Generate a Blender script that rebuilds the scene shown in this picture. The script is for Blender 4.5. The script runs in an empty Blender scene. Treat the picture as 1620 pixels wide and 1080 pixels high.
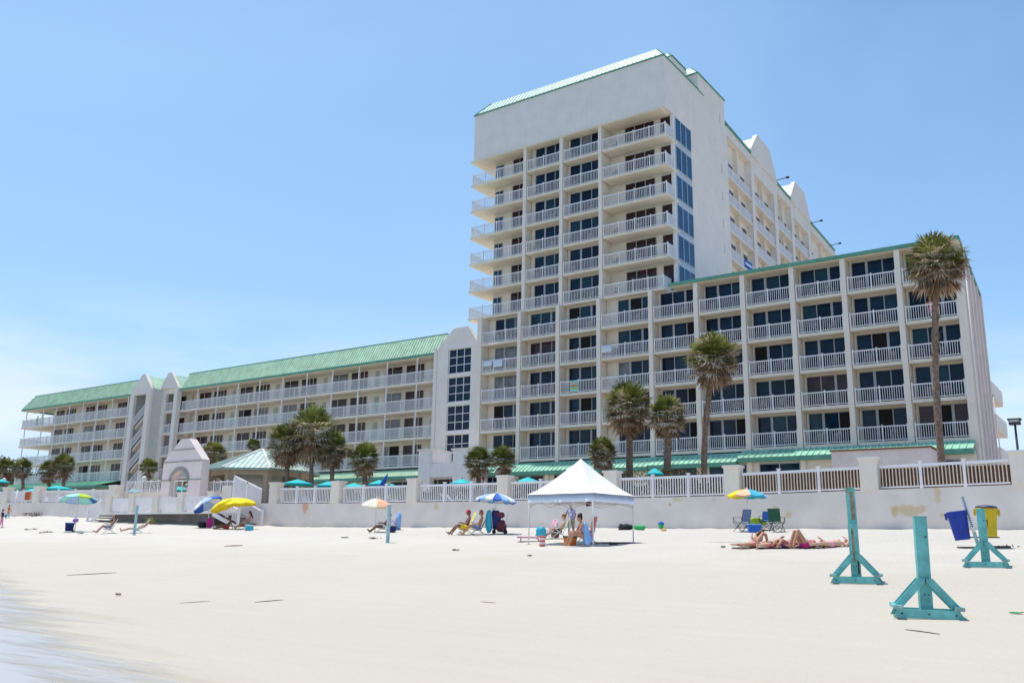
import bpy, bmesh, math, random
from mathutils import Vector, Matrix, noise as mnoise
random.seed(7)
sc = bpy.context.scene
C = sc.collection
PI = math.pi
# ------------------------------------------------------------------ camera
FPX = 1404.65
RX = Vector((0.81668548, 0.57684535, 0.01656117)).normalized()
UY = Vector((0.11553602, -0.19155579, 0.97465779)).normalized()
FW = Vector((-0.5653992, 0.79407545, 0.22308725)).normalized()
cam = bpy.data.cameras.new('camera')
camo = bpy.data.objects.new('camera', cam); C.objects.link(camo)
camo.matrix_world = Matrix(((RX.x, UY.x, -FW.x, 0), (RX.y, UY.y, -FW.y, 0), (RX.z, UY.z, -FW.z, 0), (0, 0, 0, 1)))
cam.sensor_width = 36; cam.lens = FPX / 1620 * 36; cam.clip_start = .1; cam.clip_end = 6000
sc.camera = camo

def ray(x, y): return FW + RX * ((x - 810) / FPX) - UY * ((y - 540) / FPX)
def at(x, y, Y):
    d = ray(x, y); return d * (Y / d.y)
def atx(x, Y, z=3.0):           # X of image column x on plane Y at height about z
    y = 800
    for _ in range(6):
        p = at(x, y, Y); y += (p.z - z) / Y * FPX * .75
    return at(x, y, Y).x
def interp(v, xs, ys):
    if v <= xs[0]: return ys[0]
    for i in range(len(xs) - 1):
        if v <= xs[i + 1]:
            return ys[i] + (ys[i + 1] - ys[i]) * (v - xs[i]) / (xs[i + 1] - xs[i])
    return ys[-1]
def prof(Y): return interp(Y, [-400, -40, 0, 8, 13.7, 18.5, 23.5, 28.5, 34, 40, 44.5, 46], [-9, -3.2, -1.75, -1.35, -1.0, -.67, -.3, .07, .4, .75, 1.0, 1.05])
def gz(X, Y):
    t = min(1, max(0, (-X - 50) / 35)); s = min(1, max(0, (Y - 36) / 8.5))
    z = prof(Y) + .95 * t * s
    k = min(1, max(0, (Y - 24) / 10))
    if k and -150 < X < 60: z += k * (.05 * mnoise.noise(Vector((X * .9, Y * 1.3, 0))) + .035 * mnoise.noise(Vector((X * 2.3, Y * 3.1, 4))))
    return z + .012 * mnoise.noise(Vector((X * .25, Y * .8, 9)))
def ground(x, y):
    d = ray(x, y); h = math.hypot(d.x, d.y); s = 3.0
    while s < 160:
        p = d * (s / h)
        if p.z < gz(p.x, p.y): break
        s += .05
    return Vector((p.x, p.y, gz(p.x, p.y)))
def face_cam(p):                # heading (rotation about z) whose local -Y axis looks at the camera
    return math.atan2(p.x, -p.y) + PI

# ------------------------------------------------------------------ materials
MATS = {}
def _n(nt, t, **k):
    n = nt.nodes.new(t)
    for a, b in k.items(): setattr(n, a, b)
    return n
def mat(name, base, rough=.7, var=.06, scale=3.0, bump=0.0, bscale=40, spec=.4, metal=0, streak=0, coat=0, emit=None, sub=0):
    if name in MATS: return MATS[name]
    m = bpy.data.materials.new(name); m.use_nodes = True; nt = m.node_tree; L = nt.links
    b = nt.nodes['Principled BSDF']
    b.inputs['Roughness'].default_value = rough; b.inputs['Metallic'].default_value = metal
    b.inputs['Specular IOR Level'].default_value = spec
    if coat: b.inputs['Coat Weight'].default_value = coat
    tc = _n(nt, 'ShaderNodeTexCoord')
    nz = _n(nt, 'ShaderNodeTexNoise'); nz.inputs['Scale'].default_value = scale; nz.inputs['Detail'].default_value = 6
    L.new(tc.outputs['Object'], nz.inputs['Vector'])
    rp = _n(nt, 'ShaderNodeValToRGB')
    rp.color_ramp.elements[0].position = .3; rp.color_ramp.elements[1].position = .7
    lo = [max(0, c * (1 - var * 1.6)) for c in base]; hi = [min(1, c * (1 + var)) for c in base]
    rp.color_ramp.elements[0].color = (*lo, 1); rp.color_ramp.elements[1].color = (*hi, 1)
    L.new(nz.outputs['Fac'], rp.inputs['Fac'])
    col = rp.outputs['Color']
    if streak:
        mp = _n(nt, 'ShaderNodeMapping'); mp.inputs['Scale'].default_value = (2.2, 2.2, .12)
        L.new(tc.outputs['Object'], mp.inputs['Vector'])
        n2 = _n(nt, 'ShaderNodeTexNoise'); n2.inputs['Scale'].default_value = 1.6; n2.inputs['Detail'].default_value = 5
        L.new(mp.outputs['Vector'], n2.inputs['Vector'])
        r2 = _n(nt, 'ShaderNodeValToRGB'); r2.color_ramp.elements[0].position = .48; r2.color_ramp.elements[1].position = .75
        L.new(n2.outputs['Fac'], r2.inputs['Fac'])
        mx = _n(nt, 'ShaderNodeMix', data_type='RGBA', blend_type='MULTIPLY')
        ml = _n(nt, 'ShaderNodeMath', operation='MULTIPLY'); ml.inputs[1].default_value = streak
        L.new(r2.outputs['Color'], ml.inputs[0]); L.new(ml.outputs[0], mx.inputs['Factor'])
        L.new(col, mx.inputs['A']); mx.inputs['B'].default_value = (.62, .56, .48, 1)
        col = mx.outputs['Result']
    L.new(col, b.inputs['Base Color'])
    if bump:
        n3 = _n(nt, 'ShaderNodeTexNoise'); n3.inputs['Scale'].default_value = bscale; n3.inputs['Detail'].default_value = 5
        L.new(tc.outputs['Object'], n3.inputs['Vector'])
        bp = _n(nt, 'ShaderNodeBump'); bp.inputs['Strength'].default_value = bump; bp.inputs['Distance'].default_value = .02
        L.new(n3.outputs['Fac'], bp.inputs['Height']); L.new(bp.outputs['Normal'], b.inputs['Normal'])
    MATS[name] = m
    return m

mat('stucco', (.85, .775, .70), .85, .035, .8, .25, 30, streak=.12)
mat('stucco_cream', (.85, .76, .64), .85, .04, .8, .2, 30, streak=.10)
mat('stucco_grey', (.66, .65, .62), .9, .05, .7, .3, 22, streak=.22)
mat('soffit', (.80, .71, .55), .9, .03, 1.0)  # warm cream, here and in the slab, deepened for light bounced off the sand
mat('slab', (.84, .75, .60), .88, .05, 1.2, .15, 25, streak=.1)
mat('white_rail', (.86, .83, .83), .4, .03, 2.0, spec=.5)
mat('white_paint', (.84, .81, .78), .55, .04, 2.0, streak=.12)
mat('green_roof', (.50, .69, .50), .5, .12, 1.2, spec=.4, streak=.12)
mat('green_roof_pale', (.50, .68, .58), .5, .08, 1.0, spec=.4, streak=.12)
mat('green_roof_grey', (.47, .60, .54), .5, .08, 1.0, spec=.4, streak=.15)
mat('trim_grey', (.30, .42, .37), .5, .08, 2)
mat('green_trim', (.12, .34, .24), .5, .1, 2.0)
mat('awning_green', (.30, .60, .43), .5, .14, 1.0, streak=.15)
mat('glass_blue', (.006, .026, .055), .08, .35, 1.3, spec=.2)
mat('glass_teal', (.010, .045, .07), .10, .3, 1.3, spec=.25)
mat('glass_navy', (.003, .012, .035), .08, .3, 1.3, spec=.2)
mat('spandrel', (.50, .56, .62), .6, .05, 1)
mat('glass_side', (.008, .075, .17), .07, .3, 1.0, spec=.3)
mat('glass_brown', (.05, .022, .022), .12, .35, 1.5, spec=.3)
mat('glass_grey', (.16, .16, .165), .15, .3, 1.2, spec=.6)
mat('dark_open', (.008, .006, .007), .8, .2, 2)  # black face in place of the unlit room behind an open door
mat('frame_alu', (.62, .62, .62), .4, .04, 3)
mat('frame_dark', (.42, .43, .44), .4, .04, 3)
mat('door_green', (.45, .50, .40), .7, .06, 3)
mat('concrete', (.36, .34, .32), .9, .12, 1.5, .4, 18, streak=.3)
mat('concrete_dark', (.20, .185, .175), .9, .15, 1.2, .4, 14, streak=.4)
mat('pink_stucco', (.80, .69, .65), .85, .05, 1.0, .25, 24, streak=.15)
mat('tan_wall', (.52, .42, .32), .85, .08, 1.0)
mat('brick_brown', (.22, .10, .06), .85, .2, 3)
mat('wood_brown', (.25, .135, .085), .8, .25, 5)
mat('trunk', (.25, .17, .125), .95, .35, 6, .6, 20)
mat('frond_green', (.17, .20, .04), .6, .45, 2.2)
mat('frond_light', (.40, .41, .12), .6, .4, 2.2)
mat('frond_dead', (.37, .24, .135), .8, .45, 2.0)
mat('frond_straw', (.70, .58, .43), .7, .3, 2.0)
mat('leaf_dark', (.06, .10, .03), .7, .5, 1.5)
mat('leaf_red', (.22, .07, .05), .7, .4, 3)
mat('teal_canvas', (.01, .50, .52), .7, .1, 2)
mat('teal_paint', (.17, .52, .50), .6, .18, 5, .4, 30, streak=.45)
mat('teal_worn', (.30, .42, .39), .8, .3, 9, .3, 40)
mat('bare_wood', (.33, .25, .17), .9, .3, 12, .4, 40)
mat('pole_blue', (.36, .53, .56), .6, .15, 6)
mat('bolt', (.03, .04, .04), .5, .1, 5)
mat('metal_dark', (.05, .05, .055), .5, .15, 5)
mat('metal_pale', (.55, .56, .58), .35, .05, 5, metal=.6)
mat('canvas_white', (.89, .88, .88), .7, .015, 1.2, .12, 5)
mat('plastic_white', (.75, .75, .74), .4, .05, 3)
mat('bin_blue', (.008, .04, .33), .4, .1, 4)
mat('bin_yellow', (.62, .44, .01), .4, .1, 4)
mat('lid_dark', (.05, .05, .09), .45, .1, 4)
mat('ink_blue', (.02, .05, .35), .6, .05, 5)
mat('ink_black', (.02, .02, .02), .6, .05, 5)
for nm, c in dict(red=(.55, .03, .03), navy=(.02, .03, .13), sky=(.28, .48, .80), mint=(.35, .75, .70), lime=(.45, .60, .04), yellow=(.85, .66, .01), gold=(.88, .55, .14),
                  peach=(.86, .50, .30), cream=(.80, .74, .58), purple=(.40, .33, .60), magenta=(.58, .03, .22), pink=(.80, .32, .45), coral=(.75, .16, .12),
                  aqua=(.06, .45, .60), blue=(.03, .13, .50), black=(.02, .02, .025), orange=(.80, .20, .03), green=(.05, .45, .12), white=(.80, .80, .80),
                  violet=(.30, .12, .55), forest=(.02, .10, .05), khaki=(.35, .28, .20), denim=(.14, .20, .34), maroon=(.16, .03, .05), paleblue=(.40, .55, .82)).items():
    mat('fab_' + nm, c, .8, .08, 6, .1, 60)
mat('skin_tan', (.50, .25, .15), .55, .08, 6, spec=.35)
mat('skin_fair', (.66, .40, .29), .55, .08, 6, spec=.35)
mat('skin_deep', (.27, .125, .075), .55, .08, 6, spec=.35)
mat('hair_brown', (.10, .045, .02), .6, .25, 15)
mat('hair_ginger', (.30, .11, .035), .6, .25, 15)
mat('hair_dark', (.025, .015, .012), .6, .25, 15)
mat('hair_grey', (.35, .32, .28), .6, .2, 15)
mat('weed', (.09, .075, .05), .9, .3, 8)

# ------------------------------------------------------------------ mesh builder
class MB:
    def __init__(s): s.v = []; s.f = []; s.m = []; s.mats = []; s.smooth = []
    def mi(s, m):
        if m is None: m = s.mats[-1] if s.mats else 'stucco'
        if m not in s.mats: s.mats.append(m)
        return s.mats.index(m)
    def add(s, vs, fs, m=None, sm=False):
        k = len(s.v); s.v += [tuple(v) for v in vs]; i = s.mi(m)
        for f in fs: s.f.append([k + a for a in f]); s.m.append(i); s.smooth.append(sm)
    def box(s, x0, x1, y0, y1, z0, z1, m=None):
        if x0 > x1: x0, x1 = x1, x0
        if y0 > y1: y0, y1 = y1, y0
        if z0 > z1: z0, z1 = z1, z0
        s.add([(x0, y0, z0), (x1, y0, z0), (x1, y1, z0), (x0, y1, z0), (x0, y0, z1), (x1, y0, z1), (x1, y1, z1), (x0, y1, z1)],
              [(0, 3, 2, 1), (4, 5, 6, 7), (0, 1, 5, 4), (1, 2, 6, 5), (2, 3, 7, 6), (3, 0, 4, 7)], m)
    def prism(s, pts, d, m=None, sm=False):      # closed polygon (3D pts) extruded by vector d
        n = len(pts); p = [Vector(a) for a in pts]; d = Vector(d)
        nrm = Vector((0, 0, 0))
        for i in range(n): nrm += p[i].cross(p[(i + 1) % n])
        if nrm.dot(d) > 0: p = p[::-1]
        vs = p + [a + d for a in p]
        s.add(vs, [list(range(n)), list(range(2 * n - 1, n - 1, -1))] + [(i, i + n, (i + 1) % n + n, (i + 1) % n) for i in range(n)], m, sm)
    def bar(s, p, q, w, h=None, m=None, up=(0, 0, 1)):
        p = Vector(p); q = Vector(q); h = h or w; d = (q - p).normalized(); up = Vector(up)
        if abs(d.dot(up)) > .98: up = Vector((0, 1, 0))
        a = d.cross(up).normalized() * w / 2; b = a.cross(d).normalized() * h / 2
        s.prism([p - a - b, p + a - b, p + a + b, p - a + b], q - p, m)
    def tube(s, pts, rs, n=8, m=None, cap=True):
        pts = [Vector(p) for p in pts]
        if not hasattr(rs, '__len__'): rs = [rs] * len(pts)
        ref = Vector((.13, .97, .2)); vs = []; fs = []
        for i, p in enumerate(pts):
            d = (pts[min(i + 1, len(pts) - 1)] - pts[max(i - 1, 0)]).normalized()
            a = d.cross(ref)
            if a.length < .1: a = d.cross(Vector((1, 0, 0)))
            a.normalize(); b = d.cross(a).normalized()
            for k in range(n):
                t = 2 * PI * k / n; vs.append(p + (a * math.cos(t) + b * math.sin(t)) * rs[i])
        for i in range(len(pts) - 1):
            for k in range(n):
                fs.append((i * n + k, (i + 1) * n + k, (i + 1) * n + (k + 1) % n, i * n + (k + 1) % n))
        if cap:
            fs.append(tuple(range(n))); fs.append(tuple(reversed(range((len(pts) - 1) * n, len(pts) * n))))
        s.add(vs, fs, m, True)
    def ball(s, c, r, m=None, n=10, k=7, sq=(1, 1, 1), R=None):
        c = Vector(c); vs = []; fs = []
        for i in range(k + 1):
            th = PI * i / k
            for j in range(n):
                ph = 2 * PI * j / n
                v = Vector((math.sin(th) * math.cos(ph) * r * sq[0], math.sin(th) * math.sin(ph) * r * sq[1], math.cos(th) * r * sq[2]))
                if R: v = R @ v
                vs.append(c + v)
        for i in range(k):
            for j in range(n):
                a, b2, c2, d2 = i * n + j, (i + 1) * n + j, (i + 1) * n + (j + 1) % n, i * n + (j + 1) % n
                if i == 0: fs.append((a, b2, c2))
                elif i == k - 1: fs.append((a, b2, d2))
                else: fs.append((a, b2, c2, d2))
        s.add(vs, fs, m, True)
    def lathe(s, c, prof_, n=16, m=None, cap=True):
        c = Vector(c); vs = []; fs = []
        for r, z in prof_:
            for j in range(n):
                ph = 2 * PI * j / n; vs.append(c + Vector((r * math.cos(ph), r * math.sin(ph), z)))
        for i in range(len(prof_) - 1):
            for j in range(n):
                fs.append((i * n + j, i * n + (j + 1) % n, (i + 1) * n + (j + 1) % n, (i + 1) * n + j))
        if cap:
            fs.append(tuple(reversed(range(n)))); fs.append(tuple(range((len(prof_) - 1) * n, len(prof_) * n)))
        s.add(vs, fs, m, True)
    def build(s, name, parent=None, off=None, smooth=None):
        me = bpy.data.meshes.new(name)
        if off is None: off = wloc(parent) if parent is not None else Vector((0, 0, 0))
        me.from_pydata([(v[0] - off[0], v[1] - off[1], v[2] - off[2]) for v in s.v], [], s.f)
        for m in s.mats: me.materials.append(MATS[m])
        me.polygons.foreach_set('material_index', s.m)
        me.polygons.foreach_set('use_smooth', s.smooth)
        me.update()
        o = bpy.data.objects.new(name, me); C.objects.link(o)
        if parent is not None: o.parent = parent
        return o
def wloc(o):
    v = Vector((0, 0, 0))
    while o is not None: v += Vector(o.location); o = o.parent
    return v
def tag(o, label=None, cat=None, group=None, kind=None):
    if label: o['label'] = label
    if cat: o['category'] = cat
    if group: o['group'] = group
    if kind: o['kind'] = kind
    return o
def thing(name, label, cat, loc=(0, 0, 0), rz=0, group=None):
    o = bpy.data.objects.new(name, None); C.objects.link(o); o.empty_display_size = .2
    o.location = loc; o.rotation_euler = (0, 0, rz)
    return tag(o, label, cat, group)
def kids(o): return [c for c in bpy.data.objects if c.parent == o]
def dup(o, loc=None, rz=None, label=None, group=None, scale=None):
    ch = {}
    def cp(a, par):
        c = a.copy(); C.objects.link(c)
        if par is not None: c.parent = par
        for k in kids_map.get(a.name, []): cp(k, c)
        return c
    kids_map = {}
    for k in bpy.data.objects:
        if k.parent is not None: kids_map.setdefault(k.parent.name, []).append(k)
    r = cp(o, None)
    if loc is not None: r.location = loc
    if rz is not None: r.rotation_euler = (r.rotation_euler[0], r.rotation_euler[1], rz)
    if scale is not None: r.scale = (scale,) * 3
    if label: r['label'] = label
    if group: r['group'] = group
    return r
# ------------------------------------------------------------------ world & sun
SUN = Vector((-.28, .03, 1)).normalized()
el = math.asin(SUN.z); rot = math.atan2(SUN.x, SUN.y)
w = bpy.data.worlds.new('World'); sc.world = w; w.use_nodes = True; nt = w.node_tree; L = nt.links
bg = nt.nodes['Background']
sky = _n(nt, 'ShaderNodeTexSky', sky_type='NISHITA'); sky.sun_disc = False; sky.sun_elevation = el; sky.sun_rotation = rot
sky.air_density = 1.0; sky.dust_density = .25; sky.ozone_density = 1.6; sky.altitude = 0
tc = _n(nt, 'ShaderNodeTexCoord'); sep = _n(nt, 'ShaderNodeSeparateXYZ'); L.new(tc.outputs['Generated'], sep.inputs[0])
# thin high haze and low cumulus near the horizon, by direction in the world
mp = _n(nt, 'ShaderNodeMapping'); mp.inputs['Scale'].default_value = (1.0, 1.0, 4.0); L.new(tc.outputs['Generated'], mp.inputs['Vector'])
n1 = _n(nt, 'ShaderNodeTexNoise'); n1.inputs['Scale'].default_value = 2.6; n1.inputs['Detail'].default_value = 9; n1.inputs['Roughness'].default_value = .58
L.new(mp.outputs['Vector'], n1.inputs['Vector'])
r1 = _n(nt, 'ShaderNodeValToRGB'); r1.color_ramp.elements[0].position = .38; r1.color_ramp.elements[1].position = .60
L.new(n1.outputs['Fac'], r1.inputs['Fac'])
alt = _n(nt, 'ShaderNodeMapRange'); alt.inputs['From Min'].default_value = .06; alt.inputs['From Max'].default_value = .26; alt.inputs['To Min'].default_value = .85; alt.inputs['To Max'].default_value = 0
L.new(sep.outputs['Z'], alt.inputs['Value'])
m1 = _n(nt, 'ShaderNodeMath', operation='MULTIPLY'); L.new(r1.outputs['Color'], m1.inputs[0]); L.new(alt.outputs[0], m1.inputs[1])
n2 = _n(nt, 'ShaderNodeTexNoise'); n2.inputs['Scale'].default_value = 1.3; n2.inputs['Detail'].default_value = 9; n2.inputs['Distortion'].default_value = .6
mp2 = _n(nt, 'ShaderNodeMapping'); mp2.inputs['Scale'].default_value = (1, 1, 2.2); mp2.inputs['Location'].default_value = (3, 1, 0); L.new(tc.outputs['Generated'], mp2.inputs['Vector']); L.new(mp2.outputs['Vector'], n2.inputs['Vector'])
r2 = _n(nt, 'ShaderNodeMapRange'); r2.inputs['From Min'].default_value = .4; r2.inputs['From Max'].default_value = .75; r2.inputs['To Min'].default_value = .0; r2.inputs['To Max'].default_value = .32
L.new(n2.outputs['Fac'], r2.inputs['Value'])
mxx = _n(nt, 'ShaderNodeMath', operation='MAXIMUM'); L.new(m1.outputs[0], mxx.inputs[0]); L.new(r2.outputs[0], mxx.inputs[1])
mx = _n(nt, 'ShaderNodeMix', data_type='RGBA'); hs = _n(nt, 'ShaderNodeHueSaturation'); hs.inputs['Saturation'].default_value = 1.15; L.new(sky.outputs[0], hs.inputs['Color'])
mn = _n(nt, 'ShaderNodeVectorMath', operation='MINIMUM'); L.new(hs.outputs[0], mn.inputs[0]); mn.inputs[1].default_value = (3.1, 4.6, 6.3)
hz = _n(nt, 'ShaderNodeMix', data_type='RGBA'); dd = _n(nt, 'ShaderNodeVectorMath', operation='DOT_PRODUCT'); L.new(tc.outputs['Generated'], dd.inputs[0]); dd.inputs[1].default_value = (-.95, .3, 0)
md = _n(nt, 'ShaderNodeMapRange'); md.interpolation_type = 'SMOOTHSTEP'; md.inputs['From Min'].default_value = .15; md.inputs['From Max'].default_value = 1.0; md.inputs['To Min'].default_value = 0; md.inputs['To Max'].default_value = .55; L.new(dd.outputs['Value'], md.inputs['Value'])
ah = _n(nt, 'ShaderNodeMath', operation='ADD', use_clamp=True); L.new(r2.outputs[0], ah.inputs[0]); L.new(md.outputs[0], ah.inputs[1]); L.new(ah.outputs[0], hz.inputs['Factor']); L.new(mn.outputs[0], hz.inputs['A']); hz.inputs['B'].default_value = (2.4, 3.9, 5.6, 1)
L.new(m1.outputs[0], mx.inputs['Factor']); L.new(hz.outputs['Result'], mx.inputs['A']); mx.inputs['B'].default_value = (5.7, 5.8, 6.0, 1)
L.new(mx.outputs['Result'], bg.inputs['Color']); bg.inputs['Strength'].default_value = .12
sl = bpy.data.lights.new('sun', 'SUN'); sl.energy = 2.9; sl.angle = math.radians(.53); sl.color = (1, .94, .85)
so = bpy.data.objects.new('sun', sl); C.objects.link(so); so.rotation_euler = SUN.to_track_quat('Z', 'Y').to_euler(); so.location = (0, 0, 60)
sc.view_settings.view_transform = 'Standard'; sc.view_settings.look = 'None'; sc.view_settings.gamma = 1; sc.view_settings.exposure = .60

# ------------------------------------------------------------------ sand, water, terrace
def sand_mat():
    m = bpy.data.materials.new('sand'); m.use_nodes = True; nt = m.node_tree; L = nt.links; b = nt.nodes['Principled BSDF']
    tc = _n(nt, 'ShaderNodeTexCoord'); P = tc.outputs['Object']; sep = _n(nt, 'ShaderNodeSeparateXYZ'); L.new(P, sep.inputs[0])
    # dry upper sand -> firm damp lower sand by distance from the water
    mr = _n(nt, 'ShaderNodeMapRange'); mr.inputs['From Min'].default_value = 9; mr.inputs['From Max'].default_value = 30; L.new(sep.outputs['Y'], mr.inputs['Value'])
    nb = _n(nt, 'ShaderNodeTexNoise'); nb.inputs['Scale'].default_value = .35; nb.inputs['Detail'].default_value = 8; L.new(P, nb.inputs['Vector'])
    ad = _n(nt, 'ShaderNodeMath', operation='MULTIPLY_ADD'); L.new(nb.outputs['Fac'], ad.inputs[0]); ad.inputs[1].default_value = .5; ad.inputs[2].default_value = -.25
    a2 = _n(nt, 'ShaderNodeMath', operation='ADD'); L.new(mr.outputs[0], a2.inputs[0]); L.new(ad.outputs[0], a2.inputs[1])
    cr = _n(nt, 'ShaderNodeValToRGB'); e = cr.color_ramp.elements; e[0].position = 0; e[0].color = (.51,.462,.375,1); e[1].position = .55; e[1].color = (.555,.508,.415,1)
    x = cr.color_ramp.elements.new(.95); x.color = (.65,.608,.53,1)
    L.new(a2.outputs[0], cr.inputs['Fac'])
    # fine streaks left by the tide, running along the shore
    mp = _n(nt, 'ShaderNodeMapping'); mp.inputs['Scale'].default_value = (.18, 2.6, 1); mp.inputs['Rotation'].default_value = (0, 0, .12); L.new(P, mp.inputs['Vector'])
    ns = _n(nt, 'ShaderNodeTexNoise'); ns.inputs['Scale'].default_value = 1.1; ns.inputs['Detail'].default_value = 7; ns.inputs['Roughness'].default_value = .62; L.new(mp.outputs['Vector'], ns.inputs['Vector'])
    rs = _n(nt, 'ShaderNodeMapRange'); rs.inputs['From Min'].default_value = .3; rs.inputs['From Max'].default_value = .7; rs.inputs['To Min'].default_value = .97; rs.inputs['To Max'].default_value = 1.02; L.new(ns.outputs['Fac'], rs.inputs['Value'])
    mu = _n(nt, 'ShaderNodeVectorMath', operation='SCALE'); L.new(cr.outputs['Color'], mu.inputs[0]); L.new(rs.outputs[0], mu.inputs['Scale'])
    # specks of shell and weed
    vo = _n(nt, 'ShaderNodeTexNoise'); vo.inputs['Scale'].default_value = 14; vo.inputs['Detail'].default_value = 2; L.new(P, vo.inputs['Vector'])
    rv = _n(nt, 'ShaderNodeMapRange'); rv.inputs['From Min'].default_value = .74; rv.inputs['From Max'].default_value = .80; rv.inputs['To Max'].default_value = .45; L.new(vo.outputs['Fac'], rv.inputs['Value'])
    mk = _n(nt, 'ShaderNodeMix', data_type='RGBA'); L.new(rv.outputs[0], mk.inputs['Factor']); L.new(mu.outputs[0], mk.inputs['A']); mk.inputs['B'].default_value = (.25, .2, .14, 1)
    # wet patch: distance from a line running down to the water at the left
    dt = _n(nt, 'ShaderNodeVectorMath', operation='DOT_PRODUCT'); L.new(P, dt.inputs[0]); dt.inputs[1].default_value = (-.33, -.944, 0)
    mpw = _n(nt, 'ShaderNodeMapping'); mpw.inputs['Scale'].default_value = (.35, 1.6, 1); mpw.inputs['Rotation'].default_value = (0, 0, -.3); L.new(P, mpw.inputs['Vector'])
    nw = _n(nt, 'ShaderNodeTexNoise'); nw.inputs['Scale'].default_value = .9; nw.inputs['Detail'].default_value = 8; L.new(mpw.outputs['Vector'], nw.inputs['Vector'])
    aw = _n(nt, 'ShaderNodeMath', operation='MULTIPLY_ADD'); L.new(nw.outputs['Fac'], aw.inputs[0]); aw.inputs[1].default_value = 5.0; L.new(dt.outputs['Value'], aw.inputs[2])
    rw = _n(nt, 'ShaderNodeMapRange'); rw.interpolation_type = 'SMOOTHSTEP'; rw.inputs['From Min'].default_value = -1.1; rw.inputs['From Max'].default_value = .7; L.new(aw.outputs[0], rw.inputs['Value'])
    wet = rw.outputs[0]
    dk = _n(nt, 'ShaderNodeMix', data_type='RGBA'); L.new(wet, dk.inputs['Factor']); L.new(mk.outputs['Result'], dk.inputs['A']); dk.inputs['B'].default_value = (.42, .365, .27, 1)
    L.new(dk.outputs['Result'], b.inputs['Base Color'])
    ro = _n(nt, 'ShaderNodeMapRange'); ro.inputs['To Min'].default_value = .85; ro.inputs['To Max'].default_value = .4; L.new(wet, ro.inputs['Value']); L.new(ro.outputs[0], b.inputs['Roughness'])
    b.inputs['Specular IOR Level'].default_value = .35
    n3 = _n(nt, 'ShaderNodeTexNoise'); n3.inputs['Scale'].default_value = 7; n3.inputs['Detail'].default_value = 9; n3.inputs['Roughness'].default_value = .7; L.new(P, n3.inputs['Vector'])
    bs = _n(nt, 'ShaderNodeMapRange'); bs.inputs['From Min'].default_value = 12; bs.inputs['From Max'].default_value = 34; bs.inputs['To Min'].default_value = .25; bs.inputs['To Max'].default_value = .9; L.new(sep.outputs['Y'], bs.inputs['Value'])
    bp = _n(nt, 'ShaderNodeBump'); bp.inputs['Distance'].default_value = .13; L.new(bs.outputs[0], bp.inputs['Strength']); L.new(n3.outputs['Fac'], bp.inputs['Height']); L.new(bp.outputs['Normal'], b.inputs['Normal'])
    MATS['sand'] = m
sand_mat()
def lin(a, b, n): return [a + (b - a) * i / (n - 1) for i in range(n)]
xs = lin(-2500, -150, 12)[:-1] + lin(-150, -85, 34)[:-1] + lin(-85, 10, 240)[:-1] + lin(10, 60, 40)[:-1] + lin(60, 900, 8)
ys = lin(-200, -6, 14)[:-1] + lin(-6, 24, 70)[:-1] + lin(24, 45, 120)
mb = MB(); vs = []; fs = []
for Y in ys:
    for X in xs:
        z = gz(X, Y)
        vs.append((X, Y, z))
nx = len(xs)
for j in range(len(ys) - 1):
    for i in range(nx - 1): fs.append((j * nx + i, j * nx + i + 1, (j + 1) * nx + i + 1, (j + 1) * nx + i))
mb.add(vs, fs, 'sand', True); tag(mb.build('sand'), kind='structure')
# sea behind and beside the camera: a sheet the beach slopes into
m = bpy.data.materials.new('sea_water'); m.use_nodes = True; nt = m.node_tree; L = nt.links; b = nt.nodes['Principled BSDF']
b.inputs['Base Color'].default_value = (.16, .22, .22, 1); b.inputs['Roughness'].default_value = .08
tc = _n(nt, 'ShaderNodeTexCoord'); mp = _n(nt, 'ShaderNodeMapping'); mp.inputs['Scale'].default_value = (.5, 1.6, 1); L.new(tc.outputs['Object'], mp.inputs['Vector'])
nz = _n(nt, 'ShaderNodeTexNoise'); nz.inputs['Scale'].default_value = 1.4; nz.inputs['Detail'].default_value = 6; L.new(mp.outputs['Vector'], nz.inputs['Vector'])
bp = _n(nt, 'ShaderNodeBump'); bp.inputs['Strength'].default_value = .25; bp.inputs['Distance'].default_value = .1; L.new(nz.outputs['Fac'], bp.inputs['Height']); L.new(bp.outputs['Normal'], b.inputs['Normal'])
MATS['sea_water'] = m
mb = MB(); mb.add([(-2500, -1500, -1.80), (2500, -1500, -1.80), (2500, 1.5, -1.80), (-2500, 1.5, -1.80)], [(0, 1, 2, 3)], 'sea_water'); tag(mb.build('sea'), kind='structure')
# thin film of backwash lying on the wet sand in the left foreground
m = bpy.data.materials.new('wet_film'); m.use_nodes = True; nt = m.node_tree; L = nt.links; b = nt.nodes['Principled BSDF']
b.inputs['Base Color'].default_value = (.62, .62, .62, 1); b.inputs['Roughness'].default_value = .3; b.inputs['Specular IOR Level'].default_value = .6
tc = _n(nt, 'ShaderNodeTexCoord'); P = tc.outputs['Object']
mp = _n(nt, 'ShaderNodeMapping'); mp.inputs['Scale'].default_value = (.28, 2.4, 1); mp.inputs['Rotation'].default_value = (0, 0, .35); L.new(P, mp.inputs['Vector'])
nz = _n(nt, 'ShaderNodeTexNoise'); nz.inputs['Scale'].default_value = 1.1; nz.inputs['Detail'].default_value = 9; nz.inputs['Roughness'].default_value = .6; L.new(mp.outputs['Vector'], nz.inputs['Vector'])
dt = _n(nt, 'ShaderNodeVectorMath', operation='DOT_PRODUCT'); L.new(P, dt.inputs[0]); dt.inputs[1].default_value = (-.36, -.933, 0)
aw = _n(nt, 'ShaderNodeMath', operation='MULTIPLY_ADD'); L.new(nz.outputs['Fac'], aw.inputs[0]); aw.inputs[1].default_value = 3.6; L.new(dt.outputs['Value'], aw.inputs[2])
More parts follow.
